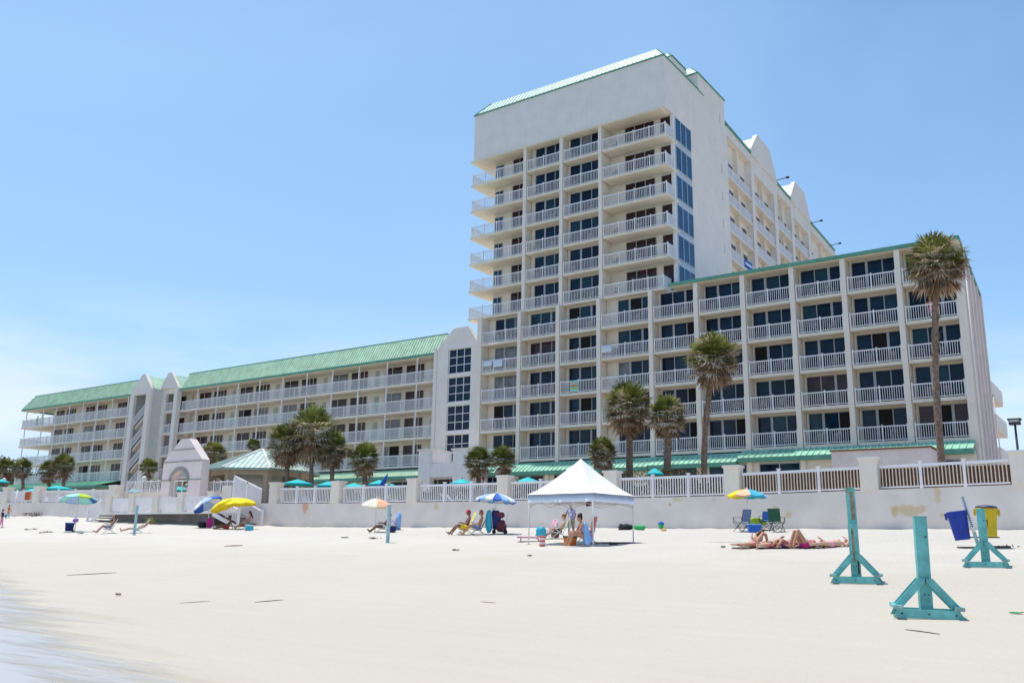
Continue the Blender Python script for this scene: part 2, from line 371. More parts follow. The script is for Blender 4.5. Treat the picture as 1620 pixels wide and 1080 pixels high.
rw = _n(nt, 'ShaderNodeMapRange'); rw.interpolation_type = 'SMOOTHSTEP'; rw.inputs['From Min'].default_value = -.75; rw.inputs['From Max'].default_value = .6; rw.inputs['To Max'].default_value = .72; L.new(aw.outputs[0], rw.inputs['Value'])
tr = _n(nt, 'ShaderNodeBsdfTransparent'); ms = _n(nt, 'ShaderNodeMixShader'); out = nt.nodes['Material Output']
L.new(rw.outputs[0], ms.inputs[0]); L.new(tr.outputs[0], ms.inputs[1]); L.new(b.outputs[0], ms.inputs[2]); L.new(ms.outputs[0], out.inputs['Surface'])
MATS['wet_film'] = m
mb = MB(); fx = lin(-34, -4, 91); fy = lin(1, 15, 71); vs = [(X, Y, gz(X, Y) + .010) for Y in fy for X in fx]
fs = [(j * 91 + i, j * 91 + i + 1, (j + 1) * 91 + i + 1, (j + 1) * 91 + i) for j in range(70) for i in range(90)]
mb.add(vs, fs, 'wet_film', True); tag(mb.build('water_film'), kind='structure')
# terrace behind the sea wall and the land beyond
mat('terrace', (.45, .40, .34), .9, .1, .5); mat('land', (.16, .18, .10), .95, .3, .05)
WX = [-130, -91, -83, -53, -47, -33, -17.8, -10.6, -4.8, 60]; WZ = [3.35, 3.27, 3.16, 2.71, 2.64, 2.60, 2.67, 2.82, 2.92, 3.0]
def wtop(X): return interp(X, WX, WZ)
mb = MB(); X_ = [-400] + WX + [200]
vs = [(x, Y, wtop(x) - .12) for Y in (44.8, 160) for x in X_]; n = len(X_)
mb.add(vs, [(i, i + 1, i + 1 + n, i + n) for i in range(n - 1)], 'terrace'); tag(mb.build('terrace'), kind='structure')
mb = MB(); mb.add([(-3000, 160, 2.3), (3000, 160, 2.3), (3000, 4000, 2.3), (-3000, 4000, 2.3)], [(0, 1, 2, 3)], 'land')
mb.add([(-3000, 44.8, 1.5), (-400, 44.8, 1.5), (-400, 160, 2.3), (-3000, 160, 2.3)], [(0, 1, 2, 3)], 'land')
mb.add([(200, 44.8, 1.5), (3000, 44.8, 1.5), (3000, 160, 2.3), (200, 160, 2.3)], [(0, 1, 2, 3)], 'land'); tag(mb.build('land'), kind='structure')
# ------------------------------------------------------------------ hotel
H = 2.75
def FZ(k): return 7.40 + H * (k - 1)          # floor level of storey k (1..11)
rnd = random.Random(3)
def railing_mb(mb, xl, xr, y, z, posts=1, hgt=1.07, sp=.155, pw=.085, bw=.032, m='white_rail', ends=True):
    n = posts + 1; step = (xr - xl - pw) / n
    for i in range(n + 1):
        if not ends and i in (0, n): continue
        mb.box(xl + i * step, xl + i * step + pw, y - pw / 2, y + pw / 2, z, z + hgt + .05, m)
        mb.box(xl + i * step - .012, xl + i * step + pw + .012, y - pw / 2 - .012, y + pw / 2 + .012, z + hgt + .051, z + hgt + .085, m)
    for i in range(n):
        a = xl + i * step + pw + .002; b = xl + (i + 1) * step - .002
        mb.box(a, b, y - .035, y + .035, z + hgt - .075, z + hgt, m); mb.box(a, b, y - .025, y + .025, z + .08, z + .13, m)
        c = max(2, round((b - a) / sp))
        for j in range(1, c):
            x = a + (b - a) * j / c
            mb.box(x - bw / 2, x + bw / 2, y - .018, y + .018, z + .132, z + hgt - .077, m)
def railing_y_mb(mb, x, y0, y1, z, posts=0, hgt=1.07, sp=.135, m='white_rail'):
    n = posts + 1; step = (y1 - y0) / n
    for i in range(1, n + 1): mb.box(x - .045, x + .045, y0 + i * step - .09, y0 + i * step, z, z + hgt + .05, m)
    mb.box(x - .035, x + .035, y0 + .05, y1 - .1, z + hgt - .075, z + hgt, m); mb.box(x - .025, x + .025, y0 + .05, y1 - .1, z + .08, z + .13, m)
    c = round((y1 - y0) / sp)
    for j in range(1, c):
        y = y0 + (y1 - y0) * j / c; mb.box(x - .018, x + .018, y - .021, y + .021, z + .132, z + hgt - .077, m)
def window(root, x0, x1, y, z0, z1, cuts, glass='glass_blue', fr='frame_dark', open_=None, wide=None):
    """cuts: fractions where mullions stand. frame is the part, the glazing its sub-part"""
    f = MB(); g = MB()
    t = .05
    f.box(x0, x1, y - .03, y + .03, z1 - t, z1, fr); f.box(x0, x1, y - .03, y + .03, z0, z0 + t, fr)
    f.box(x0, x0 + t, y - .03, y + .03, z0 + t, z1 - t, fr); f.box(x1 - t, x1, y - .03, y + .03, z0 + t, z1 - t, fr)
    xs_ = [x0 + t] + [x0 + (x1 - x0) * c for c in cuts] + [x1 - t]
    for i, c in enumerate(xs_[1:-1]):
        ww = .09 if wide == i else .032
        f.box(c - ww, c + ww, y - .028, y + .028, z0 + t, z1 - t, fr)
    o = f.build('window', root)
    for i in range(len(xs_) - 1):
        mm = 'dark_open' if open_ is not None and open_ == i else glass
        if mm == 'glass_blue': mm = rnd.choice(['glass_blue', 'glass_blue', 'glass_teal', 'glass_navy', 'glass_grey' if rnd.random() < .12 else 'glass_blue'])
        yy = y + .01 + .012 * (i % 2)
        g.box(xs_[i] + .002, xs_[i + 1] - .002, yy, yy + .01, z0 + t + .002, z1 - t - .002, mm)
    g.build('pane', o)
    return o
def balcony(root, xl, xr, yf, yb, z, posts=1, side=None, sl=.0, thick=.2):
    s = MB(); s.box(xl - sl, xr + .0, yf - .08, yb, z - thick, z, 'slab')
    if side == 'R' : s.box(xr + .002, xr + .1, yf - .08, yf + 2.15, z - thick, z, 'slab')
    if side == 'L' : s.box(xl - .1, xl - .002 - sl, yf - .08, yf + 3.4, z - thick, z, 'slab'); s.box(xl, -50.01, yb + .001, yf + 3.4, z - thick, z, 'slab')
    o = s.build('balcony', root)
    r = MB(); railing_mb(r, xl, xr, yf, z, posts)
    if side == 'R': railing_y_mb(r, xr - .045, yf, yf + 2.0, z)
    if side == 'L': railing_y_mb(r, xl + .045, yf, yf + 3.2, z)
    r.build('railing', o)
    return o
COLS = [-49.63, -45.14, -40.98, -36.82, -31.85, -27.8, -23.88, -20.0, -16.22, -12.45, -8.98]
YW = 64.93; YB = 65.98
opens = {(1, 8): 1, (4, 9): 1, (2, 2): 1, (4, 2): 1, (5, 3): 1, (2, 0): 0}
def lower_bay(root, k, c):
    xl = COLS[c]; xr = COLS[c + 1] - .42 if c < 9 else -9.1
    z = FZ(k)
    balcony(root, xl, xr, YW, YB, z, posts=2 if c in (0,) else 1)
    wl = xr - 3.45 if c != 0 else xl + .75
    wl = max(wl, xl + .12)
    glass = 'glass_grey' if (c == 0 and k in (3, 4)) else ('glass_brown' if rnd.random() < .06 else 'glass_blue')
    cuts = (.335, .68) if (k + c) % 3 else (.33, .66)
    window(root, wl, xr - .02, YB - .04, z + .03, z + 2.42, cuts, glass, open_=opens.get((k, c), rnd.choice((0, 1, 2)) if rnd.random() < .1 else None), wide=0 if rnd.random() < .6 else 1)
    l = MB(); l.box(xl - .02, xr + .02, YB - .02, YB + .1, z + 2.42, z + 2.55, 'soffit'); l.box(xl - .02, wl, YB - .02, YB + .1, z, z + 2.419, 'stucco_cream'); return l
# --- tower block: columns 0..3 of the lower storeys, the upper storeys, bulkhead, roofs, long rear range
TX0, TX1 = -51.72, -30.47
tower = thing('hotel_tower', 'tall cream hotel tower with corner balconies and blank bulkhead under green hipped roofs', 'building', (-41, 66, 2.6))
mb = MB()
fins = []
for c in range(4):
    x = COLS[c]
    mb.box(x - .42 if c else x - .55, x - .06, 64.78, YB + .1, 4.0, FZ(6) - .2, 'stucco_cream')
for k in range(1, 6):
    for c in range(4):
        q = lower_bay(tower, k, c); base = len(mb.v); mb.add(q.v, [], None)
        for f, mi_ in zip(q.f, q.m): mb.f.append([a + base for a in f]); mb.m.append(mb.mi(q.mats[mi_])); mb.smooth.append(False)
    mb.box(-50.2, -31.9, 64.79, 64.85, FZ(k) - .24, FZ(k) - .201, 'stucco_cream')
# body behind the rooms
mb.box(-50.0, -30.52, YB + .1, 79.4, 2.6, FZ(6) - .2, 'stucco')
YT = 65.27; YTB = 66.75
for c, x in enumerate((-45.01, -40.91, -36.76)):
    mb.box(x - .40, x - .06, YT - .12, YTB + .1, FZ(6) - .2, 37.39, 'stucco_cream')
mb.box(-50.0, TX1 - .05, YTB + .1, 79.2, FZ(6) - .2, 37.4, 'stucco_cream')
mb.box(-51.45, TX1, 65.1, 73.65, 37.4, 42.3, 'stucco'); mb.box(-51.75, TX1 - .4, 65.0, 69.2, 37.25, 37.398, 'soffit')
mb.box(-51.45, TX1 - .004, 73.652, 79.0, 37.402, 42.3, 'stucco')
mb.box(-44, TX1 - .006, 72.55, 79.0, 42.302, 44.1, 'stucco'); mb.box(-40, TX1 - 1.1, 69.2, 72.54, 42.3, 44.6, 'stucco')
# right hand side wall, south of its strip of glass
mb.box(TX1 - .3, TX1, 70.45, 79.1, 21.4, 37.399, 'stucco'); mb.box(TX1 - .3, TX1 - .02, YTB + .3, 70.449, 36.98, 37.397, 'stucco')
for k in range(6, 12): mb.box(TX1 - .3, TX1 - .02, YTB + .3, 70.449, FZ(k) - .38, FZ(k) + .22, 'spandrel')
mb.box(TX1 - .28, TX1 - .01, YTB - .02, YTB + .298, FZ(6), 37.39, 'white_paint')
wall = mb.build('wall', tower)
for k in range(6, 12):
    z = FZ(k)
    # left corner balcony, two middle ones, right corner balcony
    balcony(tower, TX0 + .1, -45.01 - .42, YT, YTB, z, 3, 'L')
    window(tower, -49.9, -48.9, YTB + .06, z + .03, z + 2.2, (.5,), 'glass_side')
    window(tower, -48.0 + .2, -45.5, YTB + .06, z + .03, z + 2.4, (.36, .7), 'glass_brown')
    balcony(tower, -45.01, -40.91 - .42, YT, YTB - .68, z, 1)
    window(tower, -44.55 , -41.38, YTB - .72, z + .03, z + 2.42, (.36, .7), 'glass_blue', wide=0)
    balcony(tower, -40.91, -36.76 - .42, YT, YTB - .68, z, 1)
    window(tower, -40.65, -37.22, YTB - .72, z + .03, z + 2.42, (.34, .67), 'glass_blue', wide=0)
    balcony(tower, -36.76, TX1 - .05 if k > 6 else -31.0, YT, YTB, z, 3, 'R')
    window(tower, -35.3, -32.35, YTB + .06, z + .03, z + 2.4, (.34, .67), 'glass_brown', open_=1 if k in (9,) else None)
    window(tower, -31.75, -30.62, YTB + .06, z + .03, z + 2.4, (), 'glass_brown')
    # side glazing
    f = MB(); g = MB(); X = TX1 + .002
    for i in range(4):
        y = YTB + .34 + i * 1.11; f.box(X - .05, X + .04, y, y + .07, z + .221, z + 2.36, 'spandrel')
    f.box(X - .05, X + .045, YTB + .30, 70.449, z + .16, z + .22, 'spandrel')
    o = f.build('window', tower)
    for i in range(3):
        y = YTB + .34 + i * 1.11 + .072; g.box(X - .03, X - .01, y, y + 1.036, z + .222, z + 2.359, 'glass_side')
    g.build('pane', o)
mbk = MB()
for c in range(2):
    a = (-44.5, -40.4)[c]; mbk.box(a - .5, a + 3.2, YTB - .66, YTB + .098, FZ(6) - .2, 37.38, 'stucco_cream')
mbk.build('wall', tower)
# green metal hip roofs with standing seams
def seam_roof(root, quads, m='green_roof', seam=None, sp=.45, name='roof', h=.05, trim=None):
    """quads: list of (eaveA, eaveB, topB, topA)"""
    mb = MB()
    for a, b, c, d in quads:
        a, b, c, d = map(Vector, (a, b, c, d)); n = (b - a).cross(d - a)
        if n.z < 0: n = -n
        n.normalize(); mb.add([a, b, c, d, a - n * .08, b - n * .08, c - n * .08, d - n * .08], [(0, 1, 2, 3), (7, 6, 5, 4), (0, 4, 5, 1), (1, 5, 6, 2), (2, 6, 7, 3), (3, 7, 4, 0)], m)
        L_ = (b - a).length; k = max(1, int(L_ / sp)); e = (b - a).normalized()
        up = (d - a) - e * (d - a).dot(e); up2 = (c - b) - e * (c - b).dot(e)
        ta = (d - a).dot(e); tb = L_ + (c - b).dot(e)
        for i in range(1, k):
            t = L_ * i / k; top = 1.0
            if t < ta: top = t / ta
            if t > tb: top = (L_ - t) / (L_ - tb)
            p = a + e * t; q = p + up * top
            if (q - p).length > .1: mb.bar(p + n * h / 2, q + n * h / 2, .045, h, seam or m, up=n)
    if trim:
        for p, q in trim: mb.bar(p, q, .1, .12, 'green_trim')
    return mb.build(name, root)
def hip(root, x0, x1, y0, y1, z, rise, ins, m='green_roof_pale'):
    e = [(x0, y0, z), (x1, y0, z), (x1, y1, z), (x0, y1, z)]; t = [(x0 + ins, y0 + ins, z + rise), (x1 - ins, y0 + ins, z + rise), (x1 - ins, y1 - ins, z + rise), (x0 + ins, y1 - ins, z + rise)]
    o = seam_roof(root, [(e[i], e[(i + 1) % 4], t[(i + 1) % 4], t[i]) for i in range(4)], m, trim=[(e[i], e[(i + 1) % 4]) for i in range(4)] + [(e[i], t[i]) for i in range(4)])
    k = MB(); k.box(x0 + ins, x1 - ins, y0 + ins, y1 - ins, z + rise - .06, z + rise, 'metal_pale'); k.build('roof_deck', o); return o
hip(tower, -51.5, TX1 + .03, 65.05, 72.53, 42.36, 1.5, 1.2)
hip(tower, -40.1, TX1 - 1.05, 69.2, 72.3, 44.64, .8, .7)
hip(tower, -44.1, TX1 + .04, 72.5, 79.1, 44.14, 1.4, 1.2)
mb = MB(); mb.bar((TX1 + .03, 72.3, 42.34), (TX1 + .03, 73.7, 42.28), .06, .1, 'green_trim'); mb.build('roof_trim', tower)
# small slot vents down the rear edge of the side wall
mb = MB()
for z in (41.6, 36.2, 33.4, 30.6, 27.9, 25.2): mb.box(TX1 - .01, TX1 + .03, 77.6, 77.8, z - .45, z + .45, 'stucco_grey')
mb.build('vent', tower)
# --- long rear range seen along the tower's side
rear = thing('hotel_wing', 'long cream rear hotel range behind the tower with two rounded gables', 'building', (-32, 100, 2.6))
def RX_(Y): return -31.0 - (Y - 80) * .046
def sp_(mb, y0, y1, z0, z1, d0, d1, m):           # box that follows the skewed facade, from d0 to d1 behind it
    mb.prism([(RX_(y0) - d0, y0, z0), (RX_(y1) - d0, y1, z0), (RX_(y1) - d1, y1, z0), (RX_(y0) - d1, y0, z0)], (0, 0, z1 - z0), m)
mb = MB()
sp_(mb, 79.2, 127.7, 2.6, 42.0, .7, 18, 'stucco_cream')
pil = [(79.12, 80.9), (88.6, 89.7), (97.0, 98.3), (104.2, 105.3), (112.2, 113.4), (127.0, 127.7)]
for a, b in pil: sp_(mb, a, b, 15, 42.2, -.0, .8, 'stucco')
RZ = [38.05 - 2.93 * i for i in range(8)]          # rail tops
spans = [(80.9, 88.6, 0), (89.7, 97.0, 1), (98.3, 104.2, 0), (105.3, 112.2, 1), (113.4, 127.0, 0)]
for a, b, g in spans:
    top = 41.3; sp_(mb, a, b, top if not g else top - .9, 42.3, .02, 2.3, 'stucco')
    mid = (a + b) / 2; sp_(mb, mid - .12, mid + .12, 15, top, .25, .7, 'stucco_cream')
mb.build('wall', rear)
for a, b, g in spans:
    for i, rz in enumerate(RZ[:7]):
        s = MB(); sp_(s, a + .002, b - .002, rz - 1.25, rz - 1.05, .06, .7, 'stucco_cream'); o = s.build('balcony', rear)
        r = MB(); sp_(r, a + .01, b - .01, rz - .07, rz, .1, .17, 'white_rail'); sp_(r, a + .01, b - .01, rz - .98, rz - .92, .1, .17, 'white_rail')
        nb_ = int((b - a) / .28)
        for j in range(1, nb_):
            y = a + (b - a) * j / nb_; sp_(r, y - .075, y + .075, rz - .918, rz - .072, .12, .15, 'white_rail')
        r.build('railing', o)
        mid = (a + b) / 2
        for y0, y1 in ((a + 1.9, mid - .3), (mid + 1.9, b - .3)):
            if y1 > b - .1 or y1 - y0 < .6: continue
            y1 = min(y1, y0 + 1.3)
            f = MB(); sp_(f, y0, y1, rz - 1.04, rz + 1.05, .62, .7, 'frame_alu'); w_ = f.build('window', rear)
            g_ = MB(); sp_(g_, y0 + .08, y1 - .08, rz - .96, rz + .98, .58, .619, 'glass_brown'); g_.build('pane', w_)
for (a, b) in ((88.6, 98.3), (104.2, 113.4)):      # shaped gables and the little green roofs behind them
    m_ = (a + b) / 2; w2 = (b - a) / 2
    prof2 = [(-w2, 42.2), (-w2, 42.9), (-2.3, 45.6), (2.1, 45.6), (w2 - .6, 43.4), (w2, 42.2)]
    g_ = MB(); g_.prism([(RX_(m_ + t) + .12, m_ + t, z) for t, z in prof2], (-.5, 0, 0), 'stucco'); g_.build('gable', rear)
    x = RX_(m_) - .4
    seam_roof(rear, [((x, a + .2, 42.5), (x - 8, a + .2, 42.5), (x - 8, m_ - 1.8, 45.5), (x, m_ - 1.8, 45.5)), ((x - 8, b - .2, 42.5), (x, b - .2, 42.5), (x, m_ - 1.8, 45.5), (x - 8, m_ - 1.8, 45.5))], 'green_roof_pale')
mb = MB()
for a, b, g in spans:
    if not g: sp_(mb, a - (1.7 if a < 82 else 0), b, 42.3, 42.55, -.12, 2.5, 'green_trim')
mb.build('roof_trim', rear)
mb = MB(); x = RX_(97.8)
for Y in (98.0, 113.6, 124.0):
    z = 42.6 if Y < 100 else 42.3; X = RX_(Y)
    mb.tube([(X - .1, Y, z), (X + 1.3, Y + .1, z + .1)], .05, 6, 'metal_dark'); mb.box(X + 1.25, X + 1.6, Y, Y + .25, z + .02, z + .2, 'metal_dark')
mb.build('floodlight', rear)
# --- right wing
wing = thing('hotel_wing', 'five storey right hotel wing of white railed balconies over a green awning', 'building', (-20, 66, 2.6))
mb = MB()
for c in range(4, 11):
    x = COLS[c]; x0, x1 = (x - .42, x - .06) if c < 10 else (-9.08, -8.78)
    mb.box(x0, x1, 64.78, YB + .1, 2.6 if c == 10 else 4.2, 20.95, 'stucco_cream')
for k in range(1, 6):
    for c in range(4, 10):
        q = lower_bay(wing, k, c); base = len(mb.v); mb.v += q.v
        for f, mi_ in zip(q.f, q.m): mb.f.append([a + base for a in f]); mb.m.append(mb.mi(q.mats[mi_])); mb.smooth.append(False)
    mb.box(-31.9, -9.09, 64.79, 64.85, FZ(k) - .24, FZ(k) - .201, 'stucco_cream')
EX = lambda Y: -8.78 - (Y - 64.8) * .0592
def ep(mb, y0, y1, z0, z1, d0, d1, m): mb.prism([(EX(y0) - d0, y0, z0), (EX(y1) - d0, y1, z0), (EX(y1) - d1, y1, z0), (EX(y0) - d1, y0, z0)], (0, 0, z1 - z0), m)
ep(mb, YB + .12, 81.3, 2.6, 20.93, .12, 21.2, 'stucco')
ep(mb, YB + .11, 69.0, 2.6, 20.94, -.02, .11, 'pink_stucco')
# the fluted end wall
y = 66.4
while y < 80.9:
    ep(mb, y, y + .42, 2.6, 20.92, -.10 if (int(y / .84) % 4) else -.22, .118, 'pink_stucco'); y += .84
ep(mb, 64.79, 65.6, 2.61, 20.94, -.14, .002, 'stucco_cream')
ep(mb, 80.7, 81.32, 2.6, 20.94, -.25, .118, 'stucco')
mb.build('wall', wing)
mb = MB(); mb.tube([(-8.55, 65.75, 2.7), (-8.55, 65.75, 20.8)], .07, 8, 'white_paint'); mb.build('drain_pipe', wing)
mat('gravel', (.62, .60, .56), .95, .15, 2)
mb = MB(); mb.box(-30.35, -8.62, 64.66, 64.80, 20.96, 21.22, 'green_trim'); mb.box(-30.35, -8.8, 64.801, YB + .1, 20.96, 21.05, 'gravel')
ep(mb, YB + .11, 81.5, 20.96, 21.06, -.05, 21.4, 'gravel'); ep(mb, 64.81, 81.5, 20.96, 21.23, -.2, -.06, 'green_trim'); mb.build('roof', wing)
mb = MB(); mb.box(-30.3, -9.09, 64.80, YB + .09, 20.9, 20.955, 'soffit'); mb.build('soffit', wing)
# outside stairs on the far end
for i, z in enumerate((13.05, 10.25, 7.45, 4.7)):
    s = MB(); s.box(-12, -9.75 + .1 * i, 83.4, 90, z - .25, z, 'stucco_cream'); o = s.build('balcony', wing)
    r = MB(); r.box(-9.85 + .1 * i, -9.72 + .1 * i, 83.4, 90, z + .002, z + 1.1, 'stucco'); r.box(-12, -9.86 + .1 * i, 83.4, 83.55, z + .003, z + 1.1, 'stucco'); r.build('parapet', o)
mb = MB(); mb.tube([(-9.5, 83.5, 2.7), (-9.7, 83.5, 13)], .05, 6, 'stucco_grey'); mb.build('drain_pipe', wing)
# awning: green standing seam skirt over the ground floor
def awning(root, x0, x1, zt, zb, yf, fas=.32, sp=.42, yt=64.74, m='awning_green', name='awning'):
    e = 8
    o = seam_roof(root, [((x0, yf, zb), (x1, yf, zb), (x1, yt, zt), (x0, yt, zt))], m, sp=sp, name=name, h=.06)
    f = MB(); f.box(x0, x1, yf - .03, yf + .03, zb - fas, zb - .06, 'green_trim'); f.box(x0, x1, yf + .031, yt, zb - fas, zb - fas + .04, 'green_trim')
    f.box(x0, x0 + .05, yf + .032, yt, zb - fas + .042, zb - .02, 'green_trim'); f.box(x1 - .05, x1, yf + .032, yt, zb - fas + .042, zb - .02, 'green_trim'); f.build('fascia', o)
    return o
awning(wing, -24.6, -8.82, 7.18, 6.55, 63.55)
awning(wing, -31.88, -24.68, 7.05, 6.28, 63.45)
awning(tower, -49.7, -31.95, 7.02, 6.18, 63.35)
def ground_floor(root, x0, x1, y, z0, z1, wins):
    mb = MB(); mb.box(x0, x1, y, y + .3, z0, z1, 'stucco_cream')
    x = x0 + .01
    while x < x1 - .3: mb.box(x, x + .35, y - .25, y - .001, z0, z1 - .01, 'stucco_cream'); x += 3.95
    mb.build('ground_floor_wall', root)
    for a, b, zl, zh in wins: window(root, a, b, y - .04, zl, zh, (.25, .5, .75) if b - a > 3 else (.5,), 'glass_brown' if rnd.random() < .5 else 'glass_blue')
ground_floor(wing, -31.88, -8.8, 64.1, 2.6, 6.4, [(-31 + i * 3.95, -28.0 + i * 3.95, 3.6, 6.1) for i in range(3)] + [(-12.0, -9.7, 4.2, 5.9)])
ground_floor(tower, -49.7, -31.9, 64.1, 2.6, 6.1, [(-48.9 + i * 3.95, -46.0 + i * 3.95, 3.5, 5.85) for i in range(4)])
annex = thing('annex', 'low pinkish flat roofed extension with brown coping projecting from under the right awning', 'building', (-14, 62, 2.6))
mb = MB(); mb.box(-17.0, -10.9, 60.9, 63.4, 2.6, 6.42, 'pink_stucco'); mb.build('wall', annex)
mb = MB(); mb.box(-17.1, -10.8, 60.8, 63.4, 6.422, 6.52, 'brick_brown'); mb.build('coping', annex)

# --- elevator tower at the joint
elev = thing('stair_tower', 'pale gabled stair tower with four stacked grid windows beside the tall tower', 'building', (-52.5, 65.5, 2.6))
def gable_mb(mb, x0, x1, y, th, z0, sh, pk, pa, pb, openings, m='stucco'):
    """front wall with shaped gable; openings = [(x0,x1,z0,z1)] stacked in one shaft"""
    if openings:
        ox0 = min(o[0] for o in openings); ox1 = max(o[1] for o in openings)
        mb.box(x0, ox0, y, y + th, z0, sh, m); mb.box(ox1, x1, y, y + th, z0, sh, m)
        zs = sorted(openings, key=lambda o: o[2]); z = z0
        for o in zs:
            if o[2] > z: mb.box(ox0, ox1, y, y + th, z, o[2], m)
            z = o[3]
        mb.box(ox0, ox1, y, y + th, z, sh, m)
    else: mb.box(x0, x1, y, y + th, z0, sh, m)
    w = (x1 - x0) * .07
    mb.prism([(x0, y, sh), (x1, y, sh), (x1 - w, y, sh + .55), (pb, y, pk), (pa, y, pk), (x0 + w, y, sh + .55)], (0, th, 0), m)
    for z in (sh - .12, (sh + pk) / 2):            # score lines in the render
        s = 0 if z < sh else (z - sh) / (pk - sh)
        mb.box(x0 + s * (pa - x0) + .05, x1 - s * (x1 - pb) - .05, y - .035, y - .002, z - .03, z + .03, m)
mb = MB()
wz = [(FZ(k) + .6 - (.25 if k == 1 else 0), FZ(k) + 2.65) for k in (1, 2, 3, 4)]
gable_mb(mb, -55.1, -50.05, 64.9, .35, 2.6, 18.4, 20.35, -53.15, -51.35, [(-53.75, -50.95, a - .35, b) for a, b in wz])
mb.box(-55.1, -50.05, 65.252, 70, 2.6, 18.3, 'stucco'); mb.box(-55.5, -55.12, 64.82, 65.3, 2.6, 18.6, 'stucco')
mb.build('wall', elev)
for a, b in wz:
    f = MB(); g = MB(); x0, x1, y = -53.75, -50.95, 65.1
    for i in range(4):
        x = x0 + (x1 - x0 - .06) * i / 3; f.box(x, x + .06, y - .04, y + .04, a - .35, b, 'white_paint')
        if i < 3:
            xa = x + .062; xb = x0 + (x1 - x0 - .06) * (i + 1) / 3 - .002
            for j in range(4):
                z = a - .35 + (b - a + .35 - .06) * j / 3; f.box(xa, xb, y - .04, y + .04, z, z + .06, 'white_paint')
                if j < 3: g.box(xa, xb, y + .002, y + .02, z + .062, a - .35 + (b - a + .35 - .06) * (j + 1) / 3 - .002, 'glass_blue')
    o = f.build('window', elev); g.build('pane', o)
# --- long middle wing
YM = 65.64; YMB = 67.3
mid = thing('hotel_wing', 'long four storey middle hotel wing with walkway balconies under a green metal roof', 'building', (-76, 66.5, 2.6))
posts_m = [-97.59, -93.99, -90.11, -86.25, -82.37, -78.38, -74.43, -70.41, -66.45, -62.42, -58.34]
def walk_wing(root, x0, x1, yr, yb, posts_, mod_x, two=True, glass='glass_brown', yend=78):
    mb = MB(); mb.box(x0, x1, yb, yend, 2.6, 18.2, 'stucco_cream')
    for k in range(1, 5):
        z = FZ(k); x = mod_x
        while x < x1 - .5:                         # pale render blocks and the recessed door between window pairs
            a = max(x, x0 + .05)
            if a < x1 - 2.6 and two:
                mb.box(a + .1, a + .75, yb - .06, yb - .001, z + .4, z + 2.0, 'stucco'); mb.box(a + .9, a + 1.45, yb - .03, yb - .001, z, z + 2.1, 'door_green'); mb.box(a + 1.6, a + 2.2, yb - .06, yb - .001, z + .4, z + 2.0, 'stucco')
            x += 7.94
    mb.build('wall', root)
    for k in range(1, 5):
        z = FZ(k); s = MB(); s.box(x0, x1, yr - .1, yb - .001, z - .22, z, 'stucco_cream'); o = s.build('balcony', root)
        r = MB(); pp = sorted(posts_); allp = []
        for i in range(len(pp) - 1): allp += [pp[i], (pp[i] + pp[i + 1]) / 2]
        allp += [pp[-1]]
        a = x0
        for p in allp + [x1]:
            if p - a > .5:
                r.box(a + .04, p - .04, yr - .03, yr + .03, z + 1.0, z + 1.07, 'white_rail'); r.box(a + .04, p - .04, yr - .02, yr + .02, z + .1, z + .15, 'white_rail')
                c = round((p - a) / .15)
                for j in range(1, c): xx = a + (p - a) * j / c; r.box(xx - .022, xx + .022, yr - .014, yr + .014, z + .152, z + .998, 'white_rail')
            if p != x1: r.box(p - .038, p + .038, yr - .04, yr + .04, z, z + 1.08, 'white_rail')
            a = p
        r.build('railing', o)
        x = mod_x - 7.94
        while x < x1:
            for a_, b_, n in ((2.35, 4.75, 2), (5.2, 7.75, 3)):
                a = max(x + a_, x0 + .1); b = min(x + b_, x1 - .1)
                if b - a > .7: window(root, a, b, yb - .03, z + .05, z + 2.28, (.4,) if n == 2 else (.52, .76) if b - a > 1.5 else (), glass if rnd.random() < .8 else 'glass_grey', fr='stucco_cream', open_=1 if rnd.random() < .06 else None)
            x += 7.94
    for p in posts_:
        for k in range(1, 5):
            m_ = MB(); m_.box(p - .055, p + .055, yr - .09, yr + .02, FZ(k) + 1.09, FZ(k) + 2.52, 'white_rail'); m_.build('post', root)
walk_wing(mid, -97.2, -55.12, YM, YMB, [p + .05 for p in posts_m[1:]], -97.2 + 6.9)
def mansard(root, x0, x1, y0, zt=20.35, ins0=0, ins1=0):
    q = [((x0, y0, 18.35), (x1, y0, 18.35), (x1 - ins1, y0 + 1.1, zt), (x0 + ins0, y0 + 1.1, zt))]
    if ins0: q.append(((x0, y0 + 13, 18.35), (x0, y0, 18.35), (x0 + ins0, y0 + 1.1, zt), (x0 + ins0, y0 + 12, zt)))
    o = seam_roof(root, q, 'green_roof', sp=.36, h=.07)
    f = MB(); f.box(x0, x1, y0 - .04, y0 + .06, 18.10, 18.34, 'green_trim'); f.box(x0 + ins0, x1 - ins1, y0 + 1.06, y0 + 1.2, zt - .02, zt + .08, 'green_trim')
    if ins0: f.box(x0 - .04, x0 + .06, y0 + .061, y0 + 13, 18.10, 18.34, 'green_trim')
    f.build('fascia', o)
    d = MB(); d.box(x0 + ins0, x1 - ins1, y0 + 1.21, y0 + 12, zt - .25, zt - .05, 'metal_pale'); d.build('roof_deck', o)
    s = MB(); s.box(x0 + .08, x1 - .02, y0 + .07, y0 + 2.2, 18.04, 18.098, 'soffit'); s.build('soffit', o)
mansard(mid, -97.25, -55.12, 65.3)
awning(mid, -92, -55.6, 7.0, 6.25, 63.7, yt=YM - .12, m='green_roof')
ground_floor(mid, -97, -55.6, 64.9, 2.6, 6.1, [(-96 + i * 3.95, -93 + i * 3.95, 3.3, 5.8) for i in range(10)])
